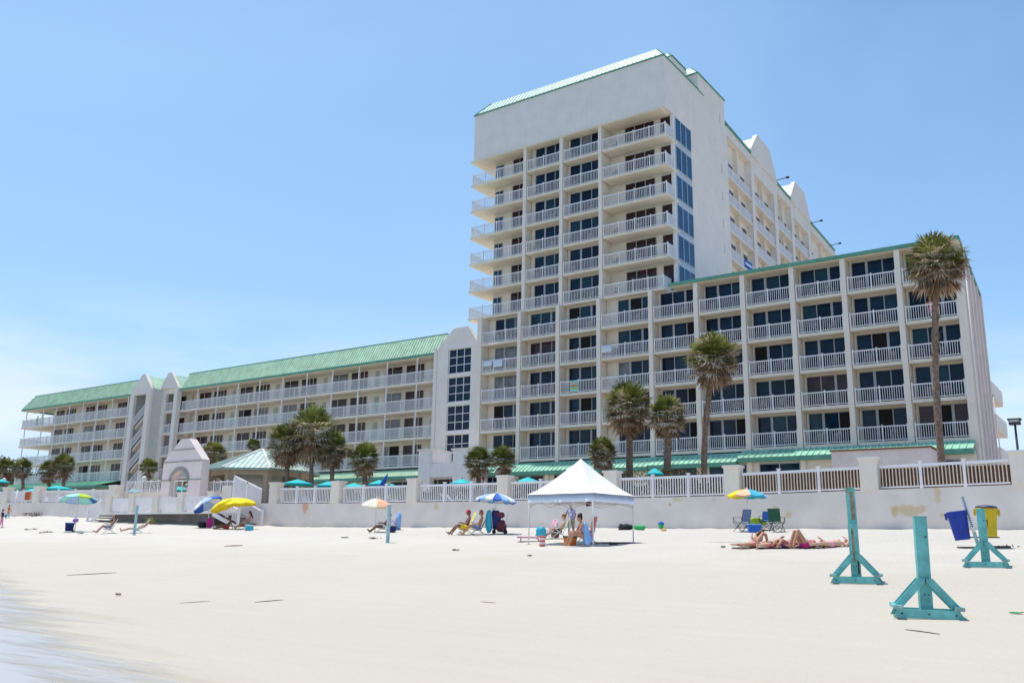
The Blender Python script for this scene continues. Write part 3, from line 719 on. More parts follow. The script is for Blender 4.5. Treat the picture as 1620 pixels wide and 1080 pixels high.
# --- far wing
far = thing('hotel_wing', 'far left end of the hotel with wrap around corner balconies and a hipped green roof', 'building', (-119, 66.5, 2.6))
posts_f = [-129.08, -125.5, -122.01, -118.49, -114.9, -111.31, -107.57]
walk_wing(far, -129.6, -107.1, 64.85, 66.6, [p + .05 for p in posts_f[:-1]] + [-107.6], -129.6 + 1.2 - 7.94 + 5.2, two=False)
mansard(far, -135.1, -107.1, 64.6, ins0=1.3)
for k in range(1, 5):                              # wrap around end balconies
    z = FZ(k); s = MB(); s.box(-134.9, -129.602, 64.75, 72, z - .22, z, 'stucco_cream'); o = s.build('balcony', far)
    r = MB(); railing_mb(r, -134.8, -129.62, 64.85, z, 3); railing_y_mb(r, -134.75, 64.9, 71.5, z, 2); r.build('railing', o)
    for (x, y) in ((-133.9, 64.85), (-131.9, 68.5)):
        m_ = MB(); m_.box(x, x + .11, y - .055, y + .055, z + 1.18 if y < 65 else z, z + 2.52, 'white_rail'); m_.build('post', far)
e = awning(far, -135.5, -107.3, 8.0 - .75, 6.5, 61.6, .3, yt=64.74, m='awning_green')
ground_floor(far, -134, -107.3, 64.2, 2.6, 6.3, [(-133 + i * 3.95, -130 + i * 3.95, 3.3, 5.4) for i in range(6)])
# --- twin gabled stair towers at the bend
st = thing('stair_tower', 'twin gabled pale stair tower with open zigzag flights at the far bend', 'building', (-101, 65, 2.6))
mb = MB()
YS = 63.63
op = [(-104.45, -101.85, FZ(k) - .9 if k > 1 else 3.0, FZ(k) + 2.1 - .9 if k < 4 else 17.8) for k in (1, 2, 3, 4)]
mb.box(-105.2, -104.45, YS, YS + .4, 2.6, 18.5, 'stucco'); mb.box(-101.85, -100.94, YS, YS + .4, 2.6, 18.5, 'stucco'); mb.box(-104.45, -101.85, YS, YS + .4, 17.8, 18.5, 'stucco')
mb.prism([(-105.2, YS, 18.5), (-100.94, YS, 18.5), (-101.25, YS, 18.95), (-102.5, YS, 20.4), (-103.1, YS, 20.4), (-104.75, YS, 18.95)], (0, .4, 0), 'stucco')
mb.box(-101.3, -100.94, YS + .402, 70, 2.6, 18.5, 'stucco_grey'); mb.box(-105.2, -104.8, YS + .402, 70, 2.6, 18.5, 'stucco_grey'); mb.box(-104.79, -101.31, 67.2, 67.5, 2.6, 18.5, 'stucco_grey')  # side and recess walls greyer: their shade is put into the colour
mb.box(-107.1, -105.21, 64.7, 70, 2.6, 18.4, 'stucco')
mb.build('wall', st)
for k in range(0, 4):
    z = FZ(k) if k else 4.65
    z1 = FZ(k + 1)
    s = MB(); s.prism([(-104.4, YS + .5, z1 - 2.2), (-101.9, YS + .5, z1 - .25), (-101.9, YS + .5, z1 - .02), (-104.4, YS + .5, z1 - 1.9)], (0, 1.3, 0), 'stucco_cream')
    o = s.build('stair_flight', st)
    r = MB(); a = Vector((-104.4, YS + .3, z1 - 1.75)); b = Vector((-101.87, YS + .3, z1 + .15))
    r.bar(a + Vector((0, 0, 1)), b + Vector((0, 0, 1)), .07, .08, 'white_rail', up=(0, 1, 0)); r.bar(a + Vector((0, 0, .05)), b + Vector((0, 0, .05)), .05, .06, 'white_rail', up=(0, 1, 0))
    for j in range(1, 17):
        p = a.lerp(b, j / 17); r.box(p.x - .02, p.x + .02, p.y - .015, p.y + .015, p.z + .09, p.z + .95, 'white_rail')
    r.box(-104.45, -104.36, YS + .25, YS + .34, z1 - 1.9, z1 - .65, 'white_rail')
    r.build('railing', o)
    s = MB(); s.box(-104.79, -101.31, YS + 2.0, 67.19, z1 - .2, z1, 'stucco_cream'); s.build('landing', st)
mb = MB(); mb.box(-100.93, -100.1, 65.3, 65.7, 2.6, 18.5, 'stucco'); mb.box(-98.0, -97.27, 65.0, 65.6, 2.6, 18.5, 'stucco'); mb.box(-100.099, -98.001, 65.3, 65.7, 17.85, 18.5, 'stucco')
mb.prism([(-101.0, 65.0, 18.5), (-97.27, 65.0, 18.5), (-97.6, 65.0, 18.95), (-98.9, 65.0, 20.5), (-99.6, 65.0, 20.5), (-100.9, 65.0, 18.95)], (0, .35, 0), 'stucco')
mb.box(-100.93, -97.3, 67.0, 70, 2.6, 18.5, 'stucco_cream'); mb.build('wall', st)
for k in range(1, 5):
    z = FZ(k); s = MB(); s.box(-100.098, -98.002, 65.2, 66.99, z - .25, z, 'stucco_cream'); o = s.build('balcony', st); r = MB(); railing_mb(r, -100.09, -98.01, 65.4, z, 1); r.build('railing', o)
    window(st, -99.3, -98.1, 66.95, z + .05, z + 2.1, (), 'glass_brown', fr='stucco_cream')
seam_roof(st, [((-100.93, 64.2, 18.5), (-100.93, 70, 18.5), (-102.8, 70, 20.3), (-102.8, 64.2, 20.3)), ((-105.2, 70, 18.5), (-105.2, 64.05, 18.5), (-102.8, 64.05, 20.3), (-102.8, 70, 20.3)),
               ((-100.9, 70, 18.5), (-100.9, 65.4, 18.5), (-99.2, 65.4, 20.3), (-99.2, 70, 20.3)), ((-97.3, 65.4, 18.5), (-97.3, 70, 18.5), (-99.2, 70, 20.3), (-99.2, 65.4, 20.3))], 'green_roof', sp=.36)
# --- entrance block below the elevator tower
ent = thing('entrance_block', 'small white terrace block with two capped piers in front of the gabled stair tower', 'building', (-51.5, 61, 2.6))
mb = MB()
mb.box(-53.6, -52.2, 61, 63.9, 2.6, 8.15, 'white_paint'); mb.box(-49.6, -47.9, 61, 63.9, 2.6, 8.05, 'white_paint'); mb.box(-52.199, -49.601, 61.05, 63.9, 5.75, 6.95, 'white_paint'); mb.box(-52.199, -49.601, 61.5, 63.9, 2.6, 5.749, 'white_paint')
mb.build('wall', ent)
mb = MB(); mb.box(-53.75, -52.05, 60.88, 64.0, 8.151, 8.3, 'stucco'); mb.build('pier_cap', ent); mb = MB(); mb.box(-49.75, -47.75, 60.88, 64.0, 8.051, 8.2, 'stucco'); mb.build('pier_cap', ent)
mb = MB(); railing_mb(mb, -52.19, -49.61, 61.15, 6.95, 1, 1.0); mb.build('railing', ent)
window(ent, -52.1, -49.7, 61.44, 3.4, 5.6, (.2, .8), 'glass_brown')
# ------------------------------------------------------------------ sea wall and fence
def wall_mat():
    m = bpy.data.materials.new('sea_wall'); m.use_nodes = True; nt = m.node_tree; L = nt.links; b = nt.nodes['Principled BSDF']; b.inputs['Roughness'].default_value = .85
    tc = _n(nt, 'ShaderNodeTexCoord'); P = tc.outputs['Object']; sep = _n(nt, 'ShaderNodeSeparateXYZ'); L.new(P, sep.inputs[0])
    n = _n(nt, 'ShaderNodeTexNoise'); n.inputs['Scale'].default_value = .7; n.inputs['Detail'].default_value = 8; L.new(P, n.inputs['Vector'])
    cr = _n(nt, 'ShaderNodeValToRGB'); e = cr.color_ramp.elements; e[0].position = .3; e[0].color = (.73, .645, .575, 1); e[1].position = .7; e[1].color = (.84, .76, .69, 1); L.new(n.outputs['Fac'], cr.inputs['Fac'])
    # grey tide stain near the foot
    mr = _n(nt, 'ShaderNodeMapRange'); mr.inputs['From Min'].default_value = .85; mr.inputs['From Max'].default_value = 1.5; mr.inputs['To Min'].default_value = .55; mr.inputs['To Max'].default_value = 0
    nz = _n(nt, 'ShaderNodeTexNoise'); nz.inputs['Scale'].default_value = 1.7; nz.inputs['Detail'].default_value = 7; L.new(P, nz.inputs['Vector'])
    ad = _n(nt, 'ShaderNodeMath', operation='MULTIPLY_ADD'); L.new(nz.outputs['Fac'], ad.inputs[0]); ad.inputs[1].default_value = .9; L.new(sep.outputs['Z'], ad.inputs[2])
    sb = _n(nt, 'ShaderNodeMath', operation='SUBTRACT'); L.new(ad.outputs[0], sb.inputs[0]); sb.inputs[1].default_value = .35; L.new(sb.outputs[0], mr.inputs['Value'])
    m1 = _n(nt, 'ShaderNodeMix', data_type='RGBA'); L.new(mr.outputs[0], m1.inputs['Factor']); L.new(cr.outputs['Color'], m1.inputs['A']); m1.inputs['B'].default_value = (.50, .46, .45, 1)
    col = m1.outputs['Result']
    # ochre patches and rust runs, each at its own place on the wall
    spots = [(at(1440, 806, 44.5), .75, .30, (.58, .40, .17)), (at(1416, 812, 44.5), .18, .26, (.58, .40, .17)), (at(1247, 814, 44.5), .22, .24, (.60, .45, .24)), (at(1483, 780, 44.5), .16, .5, (.60, .44, .24)),
             (at(690, 800, 44.5), .22, .22, (.62, .42, .18)), (at(483, 802, 44.5), .42, .42, (.62, .22, .05)), (at(1072, 790, 44.5), .35, .16, (.62, .48, .24)), (at(840, 797, 44.5), .25, .25, (.62, .46, .22)),
             (at(1228, 804, 44.5), .2, .15, (.6, .46, .26)), (at(1128, 790, 44.5), .16, .08, (.55, .40, .22)), (at(1493, 815, 44.5), .15, .10, (.6, .42, .16)), (at(1060, 797, 44.5), .1, .1, (.5, .3, .12))]
    nn = _n(nt, 'ShaderNodeTexNoise'); nn.inputs['Scale'].default_value = 3.2; nn.inputs['Detail'].default_value = 5; L.new(P, nn.inputs['Vector'])
    for p, rx, rz, c in spots:
        sv = _n(nt, 'ShaderNodeVectorMath', operation='SUBTRACT'); L.new(P, sv.inputs[0]); sv.inputs[1].default_value = (p.x, 44.5, p.z)
        mv = _n(nt, 'ShaderNodeVectorMath', operation='MULTIPLY'); L.new(sv.outputs[0], mv.inputs[0]); mv.inputs[1].default_value = (1 / rx, 0, 1 / rz)
        le = _n(nt, 'ShaderNodeVectorMath', operation='LENGTH'); L.new(mv.outputs[0], le.inputs[0])
        a = _n(nt, 'ShaderNodeMath', operation='MULTIPLY_ADD'); L.new(nn.outputs['Fac'], a.inputs[0]); a.inputs[1].default_value = 2.2; L.new(le.outputs['Value'], a.inputs[2])
        r = _n(nt, 'ShaderNodeMapRange'); r.inputs['From Min'].default_value = 1.75; r.inputs['From Max'].default_value = 2.15; r.inputs['To Min'].default_value = .62; r.inputs['To Max'].default_value = 0; L.new(a.outputs[0], r.inputs['Value'])
        mm = _n(nt, 'ShaderNodeMix', data_type='RGBA'); L.new(r.outputs[0], mm.inputs['Factor']); L.new(col, mm.inputs['A']); mm.inputs['B'].default_value = (*[min(1, q * 1.1) for q in c], 1); col = mm.outputs['Result']
    L.new(col, b.inputs['Base Color'])
    n3 = _n(nt, 'ShaderNodeTexNoise'); n3.inputs['Scale'].default_value = 9; n3.inputs['Detail'].default_value = 8; L.new(P, n3.inputs['Vector'])
    bp = _n(nt, 'ShaderNodeBump'); bp.inputs['Strength'].default_value = .35; bp.inputs['Distance'].default_value = .03; L.new(n3.outputs['Fac'], bp.inputs['Height']); L.new(bp.outputs['Normal'], b.inputs['Normal'])
    MATS['sea_wall'] = m
wall_mat()
mb = MB(); X_ = WX[:-1] + [1.5]; X_ = [-150] + X_
for i in range(len(X_) - 1):
    a, b = X_[i], X_[i + 1]
    for y in (44.5, 45.0): pass
    za, zb = wtop(a), wtop(b)
    mb.add([(a, 44.5, -.5), (b, 44.5, -.5), (b, 44.5, zb), (a, 44.5, za), (a, 45.0, -.5), (b, 45.0, -.5), (b, 45.0, zb), (a, 45.0, za)], [(0, 1, 2, 3), (3, 2, 6, 7), (5, 4, 7, 6)], 'sea_wall')
sw = tag(mb.build('sea_wall'), 'long stained cream concrete sea wall along the top of the beach', 'wall')
fence = thing('fence', 'white railed terrace fence standing between cream piers on the sea wall', 'fence', (-40, 44.7, 2.65))
PX = [-4.7, -10.75, -17.55, -24.7, -32.2, -39.55, -46.7, -53.3]
def pier(x, w=.95, h=1.42, cap=True, par=sw, y0=44.42, y1=45.1):
    z = wtop(x) + .002; m_ = MB(); m_.box(x - w / 2, x + w / 2, y0, y1, z - .02, z + h, 'stucco_cream'); o = m_.build('pier', par)
    if cap: m_ = MB(); m_.box(x - w / 2 - .06, x + w / 2 + .06, y0 - .06, y1 + .06, z + h + .002, z + h + .13, 'stucco'); m_.build('cap', o)
for x in PX[1:]: pier(x, .8)
pier(-4.35, .9, 1.35)
mb = MB(); mb.box(-3.85, 1.5, 44.44, 45.05, 2.93, 4.35, 'stucco'); mb.build('parapet', sw)
mat('picket_lit_cream', (.72, .61, .48), .5, .08, 3)  # white pickets of the right sections, tinted cream for reflected light
def fence_run(x0, x1, n, sp=.155, y=44.72, pm='white_rail'):
    for i in range(n):
        a = x0 + (x1 - x0) * i / n; b = x0 + (x1 - x0) * (i + 1) / n
        za = wtop(a) + .01; zb = wtop(b) + .01; m_ = MB()
        m_.bar((a + .06, y, za + 1.06), (b - .06, y, zb + 1.06), .09, .13, 'white_rail'); m_.bar((a + .06, y, za + .09), (b - .06, y, zb + .09), .05, .07, 'white_rail')
        c = round((b - a) / sp)
        for j in range(1, c):
            x = a + (b - a) * j / c; z = wtop(x) + .01; m_.box(x - .024, x + .024, y - .02, y + .02, z + .13, z + .99, pm)
        m_.build('fence_panel', fence)
        if i: m_ = MB(); m_.box(a - .058, a + .058, y - .07, y + .07, za, za + 1.2, 'white_rail'); m_.box(a - .09, a + .09, y - .1, y + .1, za + 1.202, za + 1.25, 'white_rail'); m_.build('fence_post', fence)
for i in range(len(PX) - 1): fence_run(PX[i + 1] + .42, PX[i] - .42 if i else -4.82, 3, pm='picket_lit_cream' if i < 2 else 'white_rail')
# left hand stretch up to the walkway, and the far left
XL = [atx(x, 44.5, 3.4) for x in (177, 57, 7)]
for x in XL: pier(x, 1.0)
fence_run(XL[1] + .52, XL[0] - .52, 4); fence_run(XL[2] + .52, XL[1] - .52, 2); fence_run(-110, XL[2] - .52, 6)
mat('screen_brown', (.13, .075, .05), .9, .2, 4)
scr = MB(); scr.box(-17.1, -4.9, 45.32, 45.36, 2.6, 3.86, 'screen_brown')
for i in range(60): scr.box(-17.05 + i * .2, -17.05 + i * .2 + .03, 45.29, 45.318, 2.62, 3.84, 'wood_brown')
tag(scr.build('screen'), 'brown slatted screen close behind the right end of the white fence', 'screen')
# ------------------------------------------------------------------ boardwalk landing and stairs in front of the wall
lw = thing('boardwalk', 'raised white beach landing with square piers, solid rails and stairs at both ends', 'boardwalk', (-64.5, 42, 1.2))
ZD = 2.05
mb = MB(); mb.box(-72.2, -56.9, 41.9, 44.48, ZD - .14, ZD, 'white_paint'); mb.build('deck', lw)
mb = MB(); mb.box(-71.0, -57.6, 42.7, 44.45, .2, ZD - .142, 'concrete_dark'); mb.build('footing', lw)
pxs = [atx(x, 41.9, 2.8) for x in (173, 209, 247, 286, 334)]
for x in pxs:
    m_ = MB(); m_.box(x - .36, x + .36, 41.78, 42.3, ZD - .02, ZD + 1.38, 'stucco_cream'); o = m_.build('pier', lw)
    m_ = MB(); m_.box(x - .42, x + .42, 41.72, 42.36, ZD + 1.382, ZD + 1.48, 'stucco'); m_.build('cap', o)
for i in range(4):
    m_ = MB(); railing_mb(m_, pxs[i] + .37, pxs[i + 1] - .37, 42.0, ZD + .02, 1, 1.12, .2, .1, .13); m_.build('railing', lw)
def stair(par, x0, z0, x1, z1, y0, y1, n, side=1):
    m_ = MB()
    for i in range(n):
        t = (i + .5) / n; x = x0 + (x1 - x0) * t; z = z0 + (z1 - z0) * (i + 1) / (n + .0)
        w_ = abs(x1 - x0) / n * .62; m_.box(x - w_, x + w_, y0 + .06, y1 - .06, z - .06, z, 'wood_brown')
    o = m_.build('stair_tread', par)
    for y in (y0, y1):
        m_ = MB(); m_.prism([(x0, y - .03, z0 - .02), (x1, y - .03, z1 - .02), (x1, y - .03, z1 - .3), (x0, y - .03, z0 - .34)], (0, .06, 0), 'white_paint'); m_.build('stringer', par)
        m_ = MB(); m_.bar((x0, y, z0 + 1.1), (x1, y, z1 + 1.05), .08, .14, 'white_rail', up=(0, 1, 0)); m_.bar((x0, y, z0 + .22), (x1, y, z1 + .2), .05, .08, 'white_rail', up=(0, 1, 0))
        c = int(abs(x1 - x0) / .17)
        for j in range(1, c):
            t = j / c; x = x0 + (x1 - x0) * t; z = z0 + (z1 - z0) * t; m_.box(x - .035, x + .035, y - .02, y + .02, z + .2, z + 1.05, 'white_rail')
        m_.box(x1 - .08, x1 + .08, y - .08, y + .08, z1 - .3, z1 + 1.2, 'white_rail'); m_.build('railing', par)
stair(lw, -56.95, ZD, -53.9, 1.05, 42.0, 44.1, 5)
stair(lw, -72.1, ZD, -73.9, 1.3, 42.0, 44.1, 4)
# stepped inner wall with its rail, flanking the arch
iw = thing('terrace_wall', 'low curved terrace wall with thin white railing beside the arched gateway', 'wall', (-73, 46.4, 3))
mb = MB(); xa = atx(200, 46.4, 4); xb = atx(262, 46.4, 4); mb.box(xa, xb, 46.2, 46.6, 2.9, 3.95, 'stucco_cream'); mb.box(xa - .1, xb, 46.1, 46.7, 3.951, 4.05, 'stucco'); mb.build('wall', iw)
mb = MB(); railing_mb(mb, xa, xb, 46.4, 4.052, 4, .95, .2); mb.build('railing', iw)
iw = thing('terrace_wall', 'low cream terrace wall with white railing right of the arched gateway', 'wall', (-60, 46.4, 3))
xa = atx(316, 46.4, 4); xb = atx(372, 46.4, 4)
mb = MB(); mb.box(xa, xb, 46.2, 46.6, 2.6, 3.7, 'stucco_cream'); mb.box(xb - 1.2, xb, 46.05, 46.19, 2.6, 4.3, 'stucco_cream'); mb.build('wall', iw)
mb = MB(); railing_mb(mb, xa, xb - .1, 46.4, 3.702, 4, 1.0, .2); mb.build('railing', iw)
rp = thing('ramp', 'white railed ramp sloping down to the right from the arched gateway', 'ramp', (-56, 45.6, 2.6))
p0 = at(372, 753, 45.4); p1 = at(414, 774, 45.4); mb = MB()
mb.bar(p0, p1, .09, .14, 'white_rail', up=(0, 1, 0)); c = 26
for j in range(c + 1):
    p = p0.lerp(p1, j / c); mb.box(p.x - .03, p.x + .03, p.y - .02, p.y + .02, 2.72, p.z - .05, 'white_rail')
for j in (0, .5): p = p0.lerp(p1, j); mb.box(p.x - .07, p.x + .07, p.y - .07, p.y - .021, 2.7, p.z + .1, 'white_rail')
mb.build('railing', rp)
# arch
ar = thing('gateway_arch', 'pinkish stucco gateway with pointed stepped top and open arch at the boardwalk', 'gateway', (-66.4, 45.6, 3.0))
YA = 45.3
A = lambda x, y: at(x, y, YA)
xl, xr = A(256, 760).x, A(317, 760).x; xm = (xl + xr) / 2; zb_ = 2.9; zs = A(257, 733).z; zp = A(290, 694).z; zi = A(282, 752).z; za = A(282, 743).z + .1
ow0, ow1 = A(268.5, 765).x, A(297.5, 765).x; oc = (ow0 + ow1) / 2; orr = (ow1 - ow0) / 2; zi = za - orr * .8
mb = MB(); th = .75
mb.box(xl, ow0, YA, YA + th, zb_, zi, 'pink_stucco'); mb.box(ow1, xr, YA, YA + th, zb_, zi, 'pink_stucco')
N = 14; arc = [(oc - orr * math.cos(PI * i / N), zi + orr * .8 * math.sin(PI * i / N)) for i in range(N + 1)]
pts = [(xl, YA, zi), (xl, YA, zs)]
for i in range(N):                                   # spandrels as quads up to the shoulder line
    a, b = arc[i], arc[i + 1]; mb.prism([(a[0], YA, a[1]), (b[0], YA, b[1]), (b[0], YA, zs), (a[0], YA, zs)], (0, th, 0), 'pink_stucco')
mb.box(xl, ow0 - .001, YA, YA + th, zi, zs, 'pink_stucco'); mb.box(ow1 + .001, xr, YA, YA + th, zi, zs, 'pink_stucco')
mb.prism([(xl, YA, zs), (xr, YA, zs), (xr - .05, YA, zs + .18), (xm + .62, YA, zp), (xm - .5, YA, zp), (xl + .05, YA, zs + .18)], (0, th, 0), 'pink_stucco')
for z, t in ((zs + .02, 0), (zs + (zp - zs) * .52, .42), (zi + .02, -1)):
    if t >= 0: mb.box(xl + (xm - xl) * t + .05, xr - (xr - xm) * t - .05, YA - .05, YA - .002, z, z + .09, 'concrete')
    else: mb.box(xl - .03, ow0 + .02, YA - .05, YA - .002, z, z + .09, 'concrete'); mb.box(ow1 - .02, xr + .03, YA - .05, YA - .002, z, z + .09, 'concrete')
mb.build('wall', ar)
mb = MB()
for i in range(N):
    a, b = arc[i], arc[i + 1]; mb.bar((a[0], YA - .03, a[1]), (b[0], YA - .03, b[1]), .08, .3, 'concrete', up=(0, 0, 1))
mb.build('arch_moulding', ar)
mb = MB(); mb.ball((xm - .35, YA + .3, zp + .18), .22, 'bare_wood'); mb.box(xm - .5, xm - .2, YA + .15, YA + .45, zp, zp + .1, 'bare_wood'); mb.build('finial', ar)
mb = MB(); g0, g1 = ow0 + .15, ow1 - .25; mb.box(g0, g0 + .08, YA + .3, YA + .38, 3.0, zi + .1, 'white_paint'); mb.box(g1 - .08, g1, YA + .3, YA + .38, 3.0, zi + .1, 'white_paint'); mb.box(g0 + .081, g1 - .081, YA + .3, YA + .38, zi + .0, zi + .1, 'white_paint'); mb.box(oc - .03, oc + .05, YA + .3, YA + .38, 3.0, zi - .001, 'white_paint')
for k_ in range(1, 12):
    x_ = g0 + .08 + (g1 - g0 - .16) * k_ / 12; mb.box(x_ - .012, x_ + .012, YA + .33, YA + .35, 3.0, 3.9, 'white_paint')
mb.build('gate', ar)
# pavilion
pv = thing('pavilion', 'octagonal pool bar pavilion with a pale green metal hip roof and tan posts', 'pavilion')
pc = at(413, 742, 52.5); pv.location = (pc.x, 52.5, 2.6); R_ = 5.3; ze = 6.0; zt = 8.0
def octa(r, z, a0=0): return [Vector((pc.x + r * math.cos(a0 + PI / 4 * i), 52.5 + r * math.sin(a0 + PI / 4 * i), z)) for i in range(8)]
a0 = math.atan2(-52.5, -pc.x) + PI / 8 - .25
E_ = octa(R_, ze, a0); T_ = octa(.12, zt, a0)
seam_roof(pv, [(E_[i], E_[(i + 1) % 8], T_[(i + 1) % 8], T_[i]) for i in range(8)], 'green_roof_grey', sp=.42, h=.05)
mb = MB()
for i in range(8): mb.bar(E_[i] + Vector((0, 0, .04)), T_[i] + Vector((0, 0, .06)), .16, .06, 'white_paint')
mb.build('hip_cap', pv)
mb = MB(); I_ = octa(R_ - .5, ze - .12, a0)
for i in range(8): mb.bar(E_[i] - Vector((0, 0, .12)), E_[(i + 1) % 8] - Vector((0, 0, .12)), .08, .14, 'trim_grey')
mb.build('fascia', pv)
mb = MB(); D_ = octa(R_ - 1.0, ze - .3, a0)
for i in range(8):
    a, b = D_[i], D_[(i + 1) % 8]; mb.bar(a + (b - a) * .0, b, .25, .5, 'tan_wall')
    mb.bar(a - Vector((0, 0, .55)), a + (b - a).normalized() * .7, .14, .14, 'tan_wall'); mb.bar(b - Vector((0, 0, .55)), b - (b - a).normalized() * .7, .14, .14, 'tan_wall')
mb.build('beam', pv)
for i in range(8): m_ = MB(); m_.box(D_[i].x - .25, D_[i].x + .25, D_[i].y - .25, D_[i].y + .25, 2.6, ze - .1, 'tan_wall'); m_.build('post', pv)
mb = MB(); mb.lathe((pc.x, 52.5, 2.6), [(1.9, 0), (1.9, 3.2)], 8, 'white_paint'); mb.build('bar_core', pv)
mb = MB(); mb.lathe((pc.x, 52.5, 2.6), [(3.2, 0), (3.2, 1.0), (3.4, 1.02), (3.4, 1.1)], 8, 'tan_wall'); mb.build('bar_counter', pv)
# ------------------------------------------------------------------ palms and planting
def frond(mb, c, az, elv, pl, bl, m, rr, droop=.5, n=9, wd=.055):
    d = Vector((math.cos(az) * math.cos(elv), math.sin(az) * math.cos(elv), math.sin(elv))); side = Vector((-math.sin(az), math.cos(az), 0)); up = d.cross(side) * -1
    if up.z < 0: up = -up
    p0 = c + d * .12; p1 = c + d * pl - Vector((0, 0, droop * .12 * pl))
    mb.add([p0 - side * .02, p0 + side * .02, p1 + side * .012, p1 - side * .012], [(0, 1, 2, 3)], m)
    for i in range(n):
        t = (i / (n - 1) - .5) * 2; ang = t * 1.25 + rr.uniform(-.08, .08)
        e = (d * math.cos(ang) + side * math.sin(ang) + up * (.22 * (1 - abs(t)))).normalized()
        L_ = bl * (1 - .28 * abs(t)) * rr.uniform(.8, 1.1); q = p1 + e * L_ * .55; g = Vector((0, 0, -droop * L_ * rr.uniform(.15, .5)))
        q2 = p1 + e * L_ * .95 + g; wv = e.cross(up).normalized() * wd * .5
        mb.add([p1 - wv * .3, p1 + wv * .3, q + wv, q - wv, q2], [(0, 1, 2, 3), (3, 2, 4)], m)
def palm(loc, height, rad, name='palm_tree', label='', bend=(0, 0), seed=1, dead=1.0, trunk_r=.19, group=None, green=1.0):
    rr = random.Random(seed); t = thing(name, label, 'palm tree', loc)
    t['group'] = group or 'palm trees on the hotel terrace'
    L0 = Vector((0, 0, 0)); top = Vector((bend[0], bend[1], height))
    mb = MB(); pts = []; rs = []
    for i in range(9):
        f = i / 8; pts.append(Vector((bend[0] * f * f + .05 * math.sin(f * 6 + seed), bend[1] * f * f, height * f))); rs.append(trunk_r * (1.25 - .35 * f) * (1 + .06 * math.sin(i * 2.3 + seed)))
    pts[-1] = top; mb.tube(pts, rs, 9, 'trunk'); 
    for i in range(int(height * 9)):
        f = rr.uniform(.55, .98); a = rr.uniform(0, 2 * PI); p = Vector((bend[0] * f * f, bend[1] * f * f, height * f)); o = Vector((math.cos(a), math.sin(a), 0)) * trunk_r
        mb.bar(p + o * .8, p + o * 1.5 + Vector((0, 0, .16)), .05, .02, 'trunk')
    mb.build('trunk', t, off=L0)
    mb = MB(); ng = int(96 * green)
    for i in range(ng):
        u = (i + .5) / ng; el_ = math.asin(max(-.6, 1 - 1.45 * u))
        az = i * 2.39996 + rr.uniform(-.2, .2); m = 'frond_light' if rr.random() < .28 else ('frond_straw' if rr.random() < .22 else 'frond_green')
        frond(mb, top + Vector((0, 0, rad * .12)), az, el_ + rr.uniform(-.12, .12), rad * rr.uniform(.40, .55), rad * rr.uniform(.42, .54), m, rr, .4, 13, .09)
    mb.build('crown', t, off=L0)
    if dead > 0:
        mb = MB(); nd = int(80 * dead)
        for i in range(nd):
            u = (i + .5) / nd; el_ = .12 - u * 1.35; az = i * 2.39996 + 1 + rr.uniform(-.3, .3); m = 'frond_straw' if rr.random() < (.45 if u < .5 else .15) else 'frond_dead'
            frond(mb, top - Vector((0, 0, rad * .05)), az, el_ + rr.uniform(-.15, .15), rad * rr.uniform(.3, .55), rad * rr.uniform(.36, .5), m, rr, .8, 10, .10)
        for i in range(int(24 * dead)):
            u = rr.random(); el_ = rr.uniform(-.1, .55); az = rr.uniform(0, 2 * PI)
            frond(mb, top, az, el_, rad * .48, rad * .36, 'frond_straw', rr, 1.6, 6, .075)
        mb.build('dead_fronds', t, off=L0)
    return t
def palm_px(bx, cx_, cy_, rpx, Y, seed, label, dead=1.0, zb=2.55, tr=.19, name='palm_tree', **k):
    """bx: trunk column where it meets the terrace; (cx_, cy_): crown centre in the photograph; all turned into real distance and size"""
    c = at(cx_, cy_, Y); bx_ = atx(bx, Y, zb); sc_ = FPX / c.dot(FW)
    return palm((bx_, Y, zb), c.z - zb, rpx * 1.2 / sc_, name, label, (c.x - bx_, 0), seed, dead, tr, **k)
palm_px(1493, 1482, 420, 49, 51, 1, 'tallest palm, slim leaning trunk in front of the right end of the hotel', 1.25, tr=.165)
palm_px(1115, 1128, 571, 44, 52, 2, 'tall palm with curved trunk, round crown before the middle of the right wing', 1.15, tr=.17)
palm_px(998, 993, 647, 42, 51, 3, 'thick trunked palm just behind the white tent peak, left of a shorter one', 1.0, tr=.21)
palm_px(1056, 1056, 660, 34, 51, 4, 'palm with stout trunk just right of the one behind the white tent', 1.0, tr=.21)
palm_px(962, 953, 718, 25, 49, 5, 'small ragged palm showing above the left slope of the white tent', .7, tr=.2)
palm_px(576, 577, 728, 27, 51, 6, 'short round palm standing alone right of the clump of three', .9, tr=.2)
palm_px(490, 494, 688, 45, 51, 7, 'tallest palm of the clump of three beside the pavilion', 1.3, tr=.17)
palm_px(453, 452, 704, 34, 50, 8, 'left palm of the clump, overhanging the pavilion roof', 1.3, tr=.17)
palm_px(524, 524, 712, 30, 52, 9, 'right palm of the clump of three beside the pavilion', 1.3, tr=.17)
palm_px(756, 756, 733, 25, 50, 10, 'low potted palm behind the fence pier, left of its pair', .45, tr=.16)
palm_px(796, 795, 730, 24, 49, 11, 'low potted palm above the fence pier, right of its pair', .45, tr=.16)
palm_px(235, 235, 742, 17, 52, 12, 'small green palm just left of the gateway arch', .15, tr=.15)
palm_px(338, 338, 722, 24, 58, 13, 'bushy palm between the gateway arch and the pavilion roof', .6)
palm_px(75, 77, 747, 18, 54, 14, 'shorter of two palms in front of the far wing awning', .7, tr=.18)
palm_px(97, 100, 738, 20, 54, 15, 'taller of two palms in front of the far wing awning', .7, tr=.18)
palm_px(33, 35, 742, 17, 54, 16, 'slim palm beside the globe lamp at the far left', .6, tr=.16)
palm_px(6, 8, 745, 20, 56, 17, 'palm cut by the left edge of the picture', .6)
